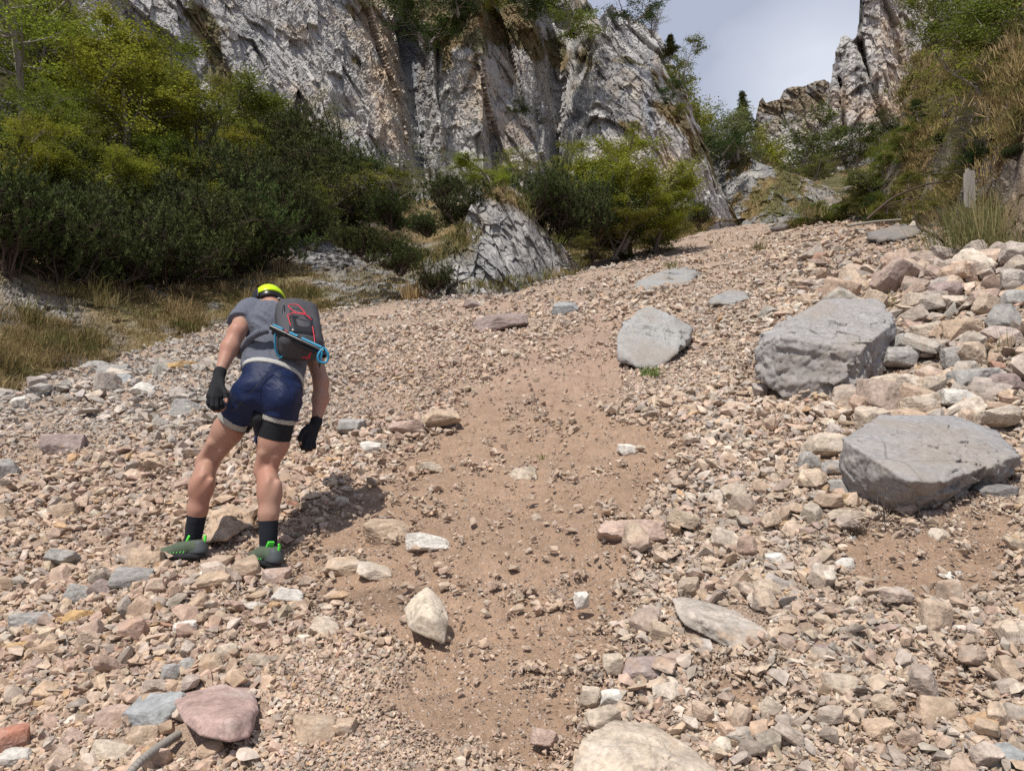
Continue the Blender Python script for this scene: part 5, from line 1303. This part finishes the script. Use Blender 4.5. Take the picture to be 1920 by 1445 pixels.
B.cap(LA, 0.036, LA * 0.6 + R3(320, 1046, 4.1) * 0.4 - np.array([0, 0, 0.02]), 0.022, 0.02); B.cap(RA, 0.036, RA * 0.6 + R3(486, 1050, 3.95) * 0.4 - np.array([0, 0, 0.02]), 0.022, 0.02)

t = NT('skin'); p = t.pos(); n1 = t.noise(p, 22, 5, 0.65)
t.color(t.mix(t.ramp(t.noise(p, 6, 3, 0.5), [(0.42, 0.0), (0.62, 0.85)]), t.mix(n1, (0.33, 0.18, 0.125), (0.46, 0.28, 0.21)), (0.40, 0.20, 0.145)))
t.b.inputs['Roughness'].default_value = 0.5; t.b.inputs['Subsurface Weight'].default_value = 0.12; t.b.inputs['Subsurface Radius'].default_value = (0.012, 0.005, 0.003)
t.bump(t.noise(p, 160, 3, 0.6), 0.001, 0.5); M_skin = t.m
def cloth(name, col, col2=None, sc=300, wr=0.5, rough=0.9, fold=6):
    t = NT(name); p = t.pos(); c = t.mix(t.ramp(t.noise(p, sc, 3, 0.7), [(0.4, 0), (0.6, 1)]), col, col2 or col); t.color(c); t.b.inputs['Roughness'].default_value = rough
    b = t.bump(t.noise(p, fold, 4, 0.5, 0.8), 0.03, wr); t.bump(t.noise(p, sc * 2, 2, 0.6), 0.0006, 0.5, b); return t.m
M_shirt = cloth('heather_jersey', (0.085, 0.093, 0.12), (0.15, 0.16, 0.195), 260, 0.55, fold=11)
M_short = cloth('navy_shell', (0.007, 0.015, 0.055), (0.009, 0.019, 0.065), 300, 0.6, 0.55, fold=8)
M_black = cloth('black_cloth', (0.012, 0.013, 0.016), (0.018, 0.019, 0.022), 300, 0.4, 0.85)
M_sock = cloth('navy_black_knit', (0.012, 0.014, 0.02), (0.02, 0.022, 0.03), 500, 0.3, 0.95)
M_pack = cloth('charcoal_nylon', (0.055, 0.055, 0.062), (0.075, 0.074, 0.082), 400, 0.4, 0.7)
M_band = cloth('pale_grey_band', (0.38, 0.385, 0.36), (0.48, 0.48, 0.45), 500, 0.2, 0.85)
def plain(name, col, rough=0.5, spec=0.5, metal=0.0):
    t = NT(name); t.color(t.mix(t.noise(t.pos(), 40, 3, 0.6), tuple(c * 0.9 for c in col), tuple(min(1, c * 1.1) for c in col)))
    t.b.inputs['Roughness'].default_value = rough; t.b.inputs['Specular IOR Level'].default_value = spec; t.b.inputs['Metallic'].default_value = metal; return t.m
M_lime = plain('lime_shell', (0.55, 0.80, 0.0), 0.3); M_cyan = plain('blue_webbing', (0.02, 0.25, 0.42), 0.6); M_blk = plain('black_plastic', (0.012, 0.012, 0.013), 0.35)
M_red = plain('red_cord', (0.62, 0.02, 0.04), 0.5); M_green = plain('green_lace', (0.10, 0.75, 0.06), 0.5); M_shoe = plain('grey_green_mesh', (0.085, 0.110, 0.075), 0.8, 0.2); M_shoeg = plain('shoe_grey', (0.075, 0.085, 0.09), 0.6, 0.3)
M_sole = plain('shoe_sole', (0.030, 0.031, 0.035), 0.7, 0.3); M_carbon = plain('black_tube', (0.015, 0.015, 0.016), 0.25)

person = ob('person', None, label='hiker seen from behind bending forward uphill in navy shorts, grey shirt and lime helmet', cat='person')
base0 = R3(440, 1062, 3.9); person.location = base0
def part(name, me, parent, label=None):
    o = bpy.data.objects.new(name, me); C.objects.link(o); o.parent = parent
    if parent.type == 'EMPTY': o.location = -np.array(parent.location)
    if label: o['label'] = label
    return o
body = part('body', B.mesh('body', M_skin), person)

# shirt
def torso(S, g, which=(0, 1, 2, 3, 4)):
    for i in which: S.ell(TP[i][0], np.array(TP[i][1]) + g, TA, 0.05)
S = Sdf(np.minimum(PEL, SHL) - 0.3, np.maximum(SHR, HED) + 0.3, 0.005)
torso(S, 0.018); S.ell(MID * 0.5 + WST * 0.5 - TA[2] * 0.04, (0.165, 0.1, 0.12), TA, 0.05)
S.cut(WST - TA[1] * 0.02, -(TA[1] * 1.0 + TA[0] * 0.12 - TA[2] * 0.05))
SL = Sdf(S.lo + 0.06, S.lo + (S.n - 1) * S.vox - 0.06, 0.005)
SL.chain([(SHL, 0.082), (ARl, 0.080), (EL, 0.076)], 0.02); SL.cut(ARl * 0.62 + EL * 0.38, EL - SHL)
SR = Sdf(S.lo + 0.06, S.lo + (S.n - 1) * S.vox - 0.06, 0.005)
SR.chain([(SHR, 0.080), (ARr, 0.068), (ER, 0.064)], 0.02); SR.cut(ARr, ER - SHR)
for o_ in (SL, SR):
    sh = tuple(slice(0, min(a, b)) for a, b in zip(S.d.shape, o_.d.shape)); dd = o_.d[sh]; oo = S.d[sh]; k = 0.03; h = np.clip(0.5 + 0.5 * (oo - dd) / k, 0, 1); S.d[sh] = oo * (1 - h) + dd * h - k * h * (1 - h)
g_ = S.grid(); q_ = (g_ - CHS) @ TA.T        # soft folds running from the armpit to the back
S.d += (0.0065 * np.sin((q_[..., 1] * 1.0 + q_[..., 0] * 1.1 + 0.02 * vnoise(g_ * 9, 5)) * 105) * np.exp(-((q_[..., 0] + 0.07) ** 2) / 0.012) * np.exp(-((q_[..., 1] + 0.03) ** 2) / 0.02)
        + 0.008 * fbm(g_ * 9, 3, 401) + 0.005 * ridged(g_ * 13, 2, 402)).astype(np.float32)
part('t_shirt', S.mesh('t_shirt', M_shirt), person)

# shorts, waistband, liner bands, under shorts
def shorts_sdf(g, flare):
    S = Sdf(np.minimum(PEL, LK) - 0.25, np.maximum(PEL, RH) + 0.28, 0.005)
    torso(S, 0.016 + g, (0, 1))
    S.ell(LH + TA[2] * 0.045, np.array((0.086, 0.10, 0.085)) + g, TA, 0.05); S.ell(RH + TA[2] * 0.045, np.array((0.086, 0.10, 0.085)) + g, TA, 0.05)
    S.cap(LH, 0.104 + g, LT_, 0.097 + g + flare, 0.03); S.cap(RH, 0.100 + g, RT_ * 1.0, 0.092 + g + flare, 0.03); S.cap(PEL, 0.11, (LT_ + RT_) / 2 * 0.35 + PEL * 0.65, 0.09, 0.04)
    return S
nl, nr = (LK - LH), (RK - RH); nl = nl / np.linalg.norm(nl); nr = nr / np.linalg.norm(nr)
pl_, pr_ = R3(440, 790, 4.0), R3(533, 786, 3.95)
def hemcut(S, pL, pR):
    g = S.grid(); side = (g - (pL + pR) / 2 + np.array([0.015, 0, 0])) @ np.array([1.0, 0, 0.12])
    a = (g - pL) @ nl; b = (g - pR) @ nr
    S.d = np.maximum(S.d, np.where(side < 0, a, b).astype(np.float32)); return S
S = hemcut(shorts_sdf(0, 0.006), pl_, pr_); wn_ = TA[1] * 1.0 + TA[0] * 0.16
S.cut(WST - TA[1] * 0.016, wn_)
g_ = S.grid(); S.d += (0.006 * fbm(g_ * 10, 3, 411) + 0.007 * ridged(g_ * [6, 6, 11], 2, 412)).astype(np.float32)
shorts = part('shorts', S.mesh('shorts', M_short), person)
S = Sdf(WST - 0.25, WST + 0.25, 0.005); torso(S, 0.021, (0, 1)); S.cut(WST - TA[1] * -0.004, wn_); S.cut(WST - TA[1] * 0.026, -wn_); part('waistband', S.mesh('waistband', M_band), person)
def legtube(name, h, t_, n, p, r0, r1, e0, e1, mat):
    S = Sdf(np.minimum(h, t_) - 0.2, np.maximum(h, t_) + 0.2, 0.004); S.cap(h, r0, t_ + n * 0.06, r1, 0.02); S.cut(p + n * e1, n); S.cut(p + n * e0, -n)
    return part(name, S.mesh(name, mat), person)
t = NT('striped_band'); tc_ = t.n('ShaderNodeTexCoord'); sx_ = t.n('ShaderNodeVectorMath', operation='DOT_PRODUCT'); t.l(t.n('ShaderNodeNewGeometry').outputs['Position'], sx_.inputs[0]); sx_.inputs[1].default_value = tuple(nl * 0.7 + nr * 0.3)
w_ = t.math('FRACT', t.math('MULTIPLY', sx_.outputs['Value'], 150.0)); t.color(t.mix(t.ramp(w_, [(0.55, 0.0), (0.65, 1.0)]), (0.55, 0.54, 0.48), (0.06, 0.06, 0.06))); M_stripe = t.m
legtube('striped_liner', LH, LT_, nl, pl_, 0.100, 0.094, -0.02, 0.030, M_stripe)
legtube('striped_liner', RH, RT_, nr, pr_, 0.094, 0.088, -0.02, 0.024, M_stripe)
legtube('under_shorts', RH, RT_, nr, pr_, 0.088, 0.083, -0.02, 0.118, M_black)
legtube('under_shorts', LH + np.array([0.02, 0, 0]), LT_ + np.array([0.012, 0, 0]), nl, pl_, 0.090, 0.083, -0.02, 0.036, M_black)
S = Sdf(R3(500, 800, 3.95) - 0.12, R3(500, 800, 3.95) + 0.12, 0.004); S.cap(R3(489, 785, 3.97), 0.05, R3(487, 812, 3.98), 0.028, 0.02); part('under_shorts', S.mesh('gusset', M_black), person)
# socks
for a, s in ((LA, LS), (RA, RS)):
    S = Sdf(np.minimum(a, s) - 0.1, np.maximum(a, s) + 0.1, 0.004); v = (s - a) / np.linalg.norm(s - a); S.chain([(a - v * 0.01, 0.043), (s + v * 0.05, 0.0525)], 0.02); S.cut(s, v); part('sock', S.mesh('sock', M_sock), person)
# gloves
for palm, wr_, fg, th_, fo in ((PALL, WL, FING_L, THUMB_L, FL), (PALR, WR, FING_R, THUMB_R, FR)):
    S = Sdf(np.minimum(palm, wr_) - 0.12, np.maximum(palm, wr_) + 0.12, 0.0026); hand(S, palm, wr_, fg, th_, 0.0032, 2, 0.024)
    v = (fo - wr_) / np.linalg.norm(fo - wr_); S.cap(wr_, 0.0315, wr_ + v * 0.035, 0.0315, 0.008); S.cut(wr_ + v * 0.022, v)
    for f in fg:      # clean cuffs before the fingertips
        a, b = R3(*f[1]), R3(*f[2])
    gl = part('glove', S.mesh('glove', M_black), person)
    vv, ff = tubes([(wr_ + v * 0.018, 0.006, wr_ + v * 0.04 + (CAM - wr_) * 0.008, 0.004)], 6); part('pull_tab', rawmesh('pull_tab', vv + 0, ff, smooth=True), gl).data.materials.append(M_black)
# shoes
def shoe(heel, toe, ankle):
    ax_ = toe - heel; L = np.linalg.norm(ax_); f = ax_ / L; upv = np.array([0, 0, 1.0]); upv = upv - f * (upv @ f); upv /= np.linalg.norm(upv); sd = np.cross(f, upv)
    A = np.array([f, sd, upv])
    def P(a, b, c): return heel + f * a * L + sd * b + upv * c
    lo = np.minimum(heel, toe) - 0.1; hi = np.maximum(heel, toe) + 0.16
    root = part('shoe', None, person)
    S = Sdf(lo, hi, 0.0035)
    S.cap(P(0.12, 0, 0.022), 0.036, P(0.45, 0, 0.018), 0.036, 0.02); S.cap(P(0.45, 0, 0.018), 0.036, P(0.85, 0, 0.020), 0.038, 0.02); S.ell(P(0.82, 0, .016), (0.055, 0.045, 0.03), A, 0.01)
    g = S.grid(); q = (g - heel) @ A.T
    lug = 0.003 * np.sign(np.sin(q[..., 0] * 260)); S.d = np.maximum(S.d, (q[..., 2] - 0.030).astype(np.float32)); S.d = np.maximum(S.d, (-q[..., 2] + lug).astype(np.float32))
    me = S.mesh('sole', M_sole); sole = bpy.data.objects.new('sole', me)
    S = Sdf(lo, hi, 0.0035)
    S.chain([(P(0.12, 0, 0.050), 0.034), (P(0.30, 0, 0.062), 0.036), (P(0.55, 0, 0.050), 0.034), (P(0.85, 0, 0.034), 0.030)], 0.03); S.ell(P(0.80, 0, 0.03), (0.055, 0.042, 0.030), A, 0.02)
    S.cap(P(0.14, 0, 0.060), 0.036, ankle, 0.047, 0.02); v = (ankle - P(0.2, 0, 0.05)); S.cut(P(0.18, 0, 0.098), upv * 1.0 + f * 0.10)
    g = S.grid(); q = (g - heel) @ A.T; S.d = np.maximum(S.d, (0.024 - q[..., 2]).astype(np.float32))
    up_ = bpy.data.objects.new('upper', S.mesh('upper', M_shoe)); 
    # grey overlays round the heel and web
    S = Sdf(lo, hi, 0.0035); S.cap(P(0.10, 0, 0.046), 0.037, P(0.12, 0, 0.070), 0.037, 0.02); S.cap(P(0.10, 0, 0.040), 0.038, P(0.34, 0, 0.040), 0.037, 0.02); S.cut(P(0.33, 0, 0.05), f - upv * 0.5); g = S.grid(); q = (g - heel) @ A.T; S.d = np.maximum(S.d, (0.028 - q[..., 2]).astype(np.float32)); S.d = np.maximum(S.d, (q[..., 2] - 0.093).astype(np.float32))
    hc = bpy.data.objects.new('heel_counter', S.mesh('heel_counter', M_shoeg))
    segs = []; 
    for k in range(7):
        a = 0.36 + 0.075 * k; zz = 0.098 - 0.09 * (a - 0.28)
        segs += [(P(a, -0.022, zz - 0.004), 0.0025, P(a + 0.05, 0.022, zz - 0.006), 0.0018), (P(a, 0.022, zz - 0.004), 0.0018, P(a + 0.05, -0.022, zz - 0.006), 0.0018)]
        for s_ in (-1, 1): segs += [(P(a, s_ * 0.022, zz - 0.004), 0.0018, P(a + 0.03, s_ * 0.042, 0.030), 0.0018)]
    web = []
    for k in range(8):
        a = 0.34 + 0.07 * k
        for s_ in (-1, 1): web += [(P(a, s_ * 0.038, 0.030), 0.0035, P(a + 0.05, s_ * 0.030, 0.070 - 0.05 * (a - 0.3)), 0.003), (P(a + 0.07, s_ * 0.038, 0.030), 0.003, P(a, s_ * 0.033, 0.066 - 0.05 * (a - 0.3)), 0.003)]
    vv, ff = tubes(web, 5); wb = bpy.data.objects.new('web_overlay', rawmesh('web_overlay', vv, ff, smooth=True)); wb.data.materials.append(M_shoeg)
    vv, ff = tubes(segs, 5); lc = bpy.data.objects.new('laces', rawmesh('laces', vv, ff, smooth=True)); lc.data.materials.append(M_green)
    vv, ff = tubes([(P(0.005, 0, 0.085), 0.008, P(-0.02, 0, 0.115), 0.007), (P(-0.02, 0, 0.115), 0.007, P(0.03, 0, 0.118), 0.005)], 6); hl = bpy.data.objects.new('heel_loop', rawmesh('heel_loop', vv, ff, smooth=True)); hl.data.materials.append(M_green)
    S = Sdf(lo, hi, 0.0035); S.box(P(0.36, 0, 0.105), (0.007, 0.020, 0.020), np.array([f * .9 + upv * .4, sd, upv * .9 - f * .4]), 0.006); tg = bpy.data.objects.new('tongue', S.mesh('tongue', M_green))
    for o in (sole, up_, hc, lc, hl, tg, wb):
        C.objects.link(o); o.parent = root
    return root
dl = float(gdepth(375, 1052)); 
shoe(R3(382, 1047, 3.97), R3(301, 1048, 3.99), LA); shoe(R3(518, 1066, 3.72), R3(473, 1052, 3.86), RA)
# helmet
hel = part('helmet', None, person)
HUP = HA[1] * 0.8 + HA[2] * 0.5; HM = frame(HUP, HA[2])
S = Sdf(HED - 0.2, HED + 0.2, 0.0035); S.ell(HED + HM[1] * 0.018, (0.097, 0.108, 0.125), HM, 0.01); S.cut(HED + HM[1] * 0.028, -HM[1] - HM[2] * 0.1)
for a in (-0.045, 0.0, 0.045):
    for b in (-0.06, 0.0, 0.055):
        c_ = HED + HM[1] * 0.12 + HM[0] * a + HM[2] * b; g = S.grid(); q = (g - c_) @ HM.T; hole = np.sqrt((q[..., 0] / 0.010) ** 2 + (q[..., 2] / 0.022) ** 2 + (q[..., 1] / 0.06) ** 2) - 1; S.d = np.maximum(S.d, (-hole * 0.01).astype(np.float32))
def sh_(nm, me): o = bpy.data.objects.new(nm, me); C.objects.link(o); o.parent = hel; return o
sh_('shell', S.mesh('shell', M_lime))
S = Sdf(HED - 0.2, HED + 0.2, 0.0035); S.ell(HED + HM[1] * 0.012, (0.091, 0.10, 0.118), HM, 0.01); S.cut(HED + HM[1] * -0.012, -HM[1]); sh_('liner', S.mesh('liner', M_blk))
S = Sdf(HED - 0.2, HED + 0.2, 0.0035); S.ell(HED + HM[1] * 0.016 - HM[0] * 0.012, (0.096, 0.103, 0.122), HM, 0.01); S.cut(HED - HM[0] * 0.055, HM[0]); S.cut(HED + HM[1] * -0.01, -HM[1]); sh_('side_panel', S.mesh('side_panel', M_blk))
vv, ff = tubes([(HED + HM[0] * s_ * 0.085 + HM[2] * 0.03, 0.006, HED + HM[0] * s_ * 0.06 + HM[2] * 0.08 - HM[1] * 0.02, 0.006) for s_ in (-1, 1)] + [(HED - HM[0] * 0.06 + HM[2] * 0.08 - HM[1] * 0.02, 0.006, HED + HM[0] * 0.06 + HM[2] * 0.08 - HM[1] * 0.02, 0.006)], 6)
sh_('strap', rawmesh('strap', vv, ff, smooth=True)).data.materials.append(M_band)

# backpack
PB = R3(560, 614, 4.12); PA = frame(R3(548, 580, 4.36) - R3(556, 655, 4.10), CAM - PB + np.array([0.7, 0, 1.9]))
pack = ob('backpack', None, label='small charcoal backpack with zigzag red cord on the back of the hiker', cat='backpack'); pack.location = PB
S = Sdf(PB - 0.32, PB + 0.32, 0.005); S.box(PB - PA[2] * 0.015, (0.116, 0.200, 0.082), PA, 0.055); S.ell(PB + PA[1] * 0.11, (0.085, 0.10, 0.072), PA, 0.04); S.ell(PB - PA[1] * 0.06 + PA[2] * 0.02, (0.09, 0.12, 0.07), PA, 0.04)
g_ = S.grid(); S.d += (0.004 * fbm(g_ * 14, 2, 431)).astype(np.float32)
part('pack_body', S.mesh('pack_body', M_pack), pack)
S = Sdf(PB - 0.25, PB + 0.25, 0.004); S.box(PB - PA[1] * 0.075 + PA[2] * 0.045, (0.072, 0.085, 0.042), PA, 0.03); part('front_pocket', S.mesh('front_pocket', M_blk), pack)
def onp(a, b, c=0.068): return PB + PA[0] * a + PA[1] * b + PA[2] * c
def path(pts, r=0.0032): return [(pts[i], r, pts[i + 1], r) for i in range(len(pts) - 1)]
def curve(pts, n=8):
    pts = [pts[0]] + list(pts) + [pts[-1]]; out = []
    for i in range(1, len(pts) - 2):
        p0, p1, p2, p3 = (np.array(q) for q in pts[i - 1:i + 3])
        for k in range(n):
            t_ = k / n; out.append(0.5 * ((2 * p1) + (-p0 + p2) * t_ + (2 * p0 - 5 * p1 + 4 * p2 - p3) * t_ * t_ + (-p0 + 3 * p1 - 3 * p2 + p3) * t_ ** 3))
    out.append(np.array(pts[-2])); return out
def rr(px, py, d): return R3(px, py, d)
zz = [curve([rr(573, 588, 4.03), rr(560, 573, 4.10), rr(546, 571, 4.10), rr(541, 575, 4.06), rr(556, 586, 4.02), rr(575, 591, 4.02), rr(584, 600, 4.02)]),
      curve([rr(582, 598, 4.02), rr(570, 588, 4.02), rr(553, 587, 4.02), rr(540, 590, 4.02), rr(541, 596, 4.00), rr(548, 620, 3.97)]),
      curve([rr(586, 612, 4.01), rr(590, 640, 3.97), rr(586, 652, 3.95), rr(578, 668, 3.96), rr(566, 671, 3.97)]),
      curve([rr(534, 618, 3.97), rr(540, 624, 3.94), rr(540, 632, 3.95)]), curve([rr(588, 644, 3.95), rr(588, 652, 3.93), rr(582, 662, 3.95), rr(579, 672, 3.96), rr(571, 670, 3.97)])]
for z_ in zz:
    vv, ff = tubes(path(z_, 0.0028), 6); part('red_cord', rawmesh('red_cord', vv, ff, smooth=True), pack).data.materials.append(M_red)
# hip belt and shoulder strap following the torso
sg = path(curve([rr(503, 619, 3.997), rr(486, 624, 3.985), rr(470, 634, 4.005), rr(458, 650, 4.07), rr(450, 668, 4.14)]), 0.019); vv, ff = tubes(sg, 8); part('hip_belt', rawmesh('hip_belt', vv, ff, smooth=True), pack).data.materials.append(M_shirt)
sg = path(curve([rr(540, 570, 4.20), rr(533, 575, 4.12), rr(532, 600, 4.05), rr(528, 622, 4.0)]), 0.009); vv, ff = tubes(sg, 8); part('side_strap', rawmesh('side_strap', vv, ff, smooth=True), pack).data.materials.append(M_blk)
# folded poles
for dy, dd, off in ((0, 0, 0), (9, 0.012, 4)):
    e0, e1 = rr(508 + off, 613 + dy, 3.955 + dd), rr(601 + off * 0.4, 656 + dy, 3.90 + dd)
    pole = ob('trekking_pole', None, label=['upper folded trekking pole strapped across the backpack, with blue sections', 'lower folded trekking pole strapped across the backpack, mostly black'][dy > 0], cat='pole', group='folded trekking poles on the backpack'); pole.location = e0
    v = (e1 - e0); u_ = v / np.linalg.norm(v); w_ = np.cross(u_, CAM - e0); w_ /= np.linalg.norm(w_)
    vv, ff = tubes([(e0, 0.0145, e0 + v * 0.33, 0.013), (e0 + v * 0.33, 0.010, e0 + v * 0.62, 0.010), (e0 + v * 0.62, 0.012, e1, 0.009)], 10); part('shaft', rawmesh('shaft', vv, ff, smooth=True), pole).data.materials.append(M_carbon)
    sgs = [(e0 + v * a - w_ * 0.014, 0.0075, e0 + v * b - w_ * 0.014, 0.0075) for a, b in (((0.02, 0.22), (0.36, 0.52), (0.60, 1.0)) if dy == 0 else ((0.70, 0.9),))]
    vv, ff = tubes(sgs, 8); part('blue_section', rawmesh('blue_section', vv, ff, smooth=True), pole).data.materials.append(M_cyan)
    lp = curve([rr(606, 652, 3.9), rr(597, 664, 3.88), rr(597, 676, 3.88), rr(606, 680, 3.89), rr(614, 676, 3.90), rr(615, 664, 3.90), rr(607, 652, 3.9), rr(603, 664, 3.89), rr(600, 678, 3.89)] if dy == 0 else [rr(516, 625, 3.95), rr(516, 650, 3.96), rr(520, 664, 3.97), rr(526, 670, 3.98), rr(530, 664, 3.98), rr(530, 645, 3.98), rr(520, 628, 3.96)])
    vv, ff = tubes(path(lp, 0.0065 if dy == 0 else 0.005), 6); part('wrist_strap', rawmesh('wrist_strap', vv, ff, smooth=True), pole).data.materials.append(M_cyan)
    vv, ff = tubes([(e1, 0.010, e1 + u_ * 0.02, 0.011)] + ([(rr(600, 676, 3.93), 0.010, rr(599, 690, 3.94), 0.002)] if dy == 0 else []), 8); part('grip_end', rawmesh('grip_end', vv, ff, smooth=True), pole).data.materials.append(M_blk)
# draw cord over the shorts
sg = path(curve([rr(509, 691, 3.915), rr(480, 725, 3.868), rr(455, 752, 3.86), rr(438, 770, 3.88)]), 0.0018) + path(curve([rr(509, 691, 3.915), rr(530, 703, 3.89), rr(538, 725, 3.865)]), 0.0015)
vv, ff = tubes(sg, 5); part('black_cord', rawmesh('black_cord', vv, ff), shorts).data.materials.append(M_blk)
# driftwood, post and dead branches
def wood(name, pts, r0, r1, mat, label, cat, n=6, extra=(), group=None):
    c0 = curve(pts, n); m = len(c0); sg = [(c0[i], r0 + (r1 - r0) * i / m, c0[i + 1], r0 + (r1 - r0) * (i + 1) / m) for i in range(m - 1)]
    for e, a, b in extra:
        q = curve(e, 5); sg += [(q[i], a + (b - a) * i / len(q), q[i + 1], a + (b - a) * (i + 1) / len(q)) for i in range(len(q) - 1)]
    o0 = np.array(pts[0]); vv, ff = tubes(sg, 7); return ob(name, rawmesh(name, vv - o0, ff, smooth=True), mat, label=label, cat=cat, loc=o0, group=group)
wood('driftwood_stick', [rr(232, 1462, 2.2), rr(262, 1428, 2.26), rr(298, 1400, 2.36), rr(334, 1377, 2.46)], 0.012, 0.016, M_dead, 'bleached grey driftwood stick lying on stones at the lower left', 'stick')
S_ = []
P0_ = rr(1818, 376, 13.2); bm = bmesh.new(); rs3 = random.Random(4)
for k in range(5):
    x0 = -0.10 + 0.04 * k; top = 0.50 + rs3.uniform(-0.05, 0.10)
    q = [bm.verts.new((x0 + dx * 0.0385, dy * 0.03 + rs3.uniform(-.004, .004), z + dx * rs3.uniform(-.02, .02) * (z > 0))) for z in (-0.15, top) for dy in (-1, 1) for dx in (0, 1)]
bm.verts.ensure_lookup_table(); n0 = 0
for k in range(5):
    v = bm.verts[n0:n0 + 8]; n0 += 8
    for f in ((0, 1, 5, 4), (1, 3, 7, 5), (3, 2, 6, 7), (2, 0, 4, 6), (4, 5, 7, 6), (0, 2, 3, 1)): bm.faces.new([v[i] for i in f])
me_ = bpy.data.meshes.new('wooden_stake'); bm.to_mesh(me_); bm.free()
so_ = ob('wooden_stake', me_, M_dead, label='weathered split wooden stake standing behind the big grass clump', cat='stake', loc=P0_); so_.rotation_euler = (0.05, 0.06, 0.3)
wood('dead_branch', [rr(1625, 412, 17), rr(1650, 390, 17), rr(1680, 368, 17), (rr(1730, 348, 17)), rr(1790, 338, 17)], 0.035, 0.012, M_twig, 'bare dark branch reaching along the foot of the right bank', 'branch',
     extra=[([rr(1655, 388, 17), rr(1700, 374, 17), rr(1760, 372, 17)], .02, .006), ([rr(1650, 390, 17), rr(1690, 385, 17.2), rr(1740, 362, 17)], .015, .005), ([rr(1662, 380, 17), rr(1660, 355, 17), rr(1652, 340, 17)], .012, .004)])
wood('dead_branch', [rr(1778, 460, 13), rr(1750, 440, 13), rr(1722, 425, 13.2), rr(1715, 400, 13.2), rr(1710, 384, 13.2)], 0.03, 0.01, M_twig, 'thin curved dark branch hanging over the stones left of the big grass clump', 'branch')
wood('bleached_log', [rr(1588, 424, 22), rr(1640, 416, 22), rr(1690, 412, 22)], 0.04, 0.03, M_dead, 'bleached thin log lying along the top rim of the scree', 'log')
def twigs(cx, cy, w, d, n, seed, label, mat, up=0.6):
    r = np.random.default_rng(seed); o0 = R3(cx, cy, d); sg = []; W_ = w / F * d
    for k in range(n):
        a = r.normal(size=3); a[2] = abs(a[2]) * up; a /= np.linalg.norm(a); q = np.zeros(3); L = W_ * 0.5 * r.uniform(0.4, 1.1)
        for j in range(4):
            q2 = q + a * L / 4; sg.append((q, 0.0022 - j * .0004, q2, 0.0018 - j * .0004)); a = a + r.normal(size=3) * 0.4; a /= np.linalg.norm(a); q = q2
    vv, ff = tubes(sg, 4); return ob('twig_plant', rawmesh('twig_plant', vv, ff), mat, label=label, cat='dead plant', loc=o0)
twigs(1600, 1008, 95, float(gdepth(1600, 1012)), 140, 3, 'dry dark twig plant in front of the lowest boulder', M_twig, 0.5)
twigs(1660, 978, 200, 3.25, 14, 4, 'sparse dry stalks standing against the front of the lowest boulder', M_twig, 1.6)
twigs(1725, 1050, 60, float(gdepth(1725, 1052)), 26, 5, 'small dry twigs on the damp soil below the lowest boulder', M_twig, 1.0)
twigs(1395, 580, 30, float(gdepth(1395, 584)), 60, 6, 'dark dry twig plant between the leaning slab and the largest boulder', M_twig, 0.6)
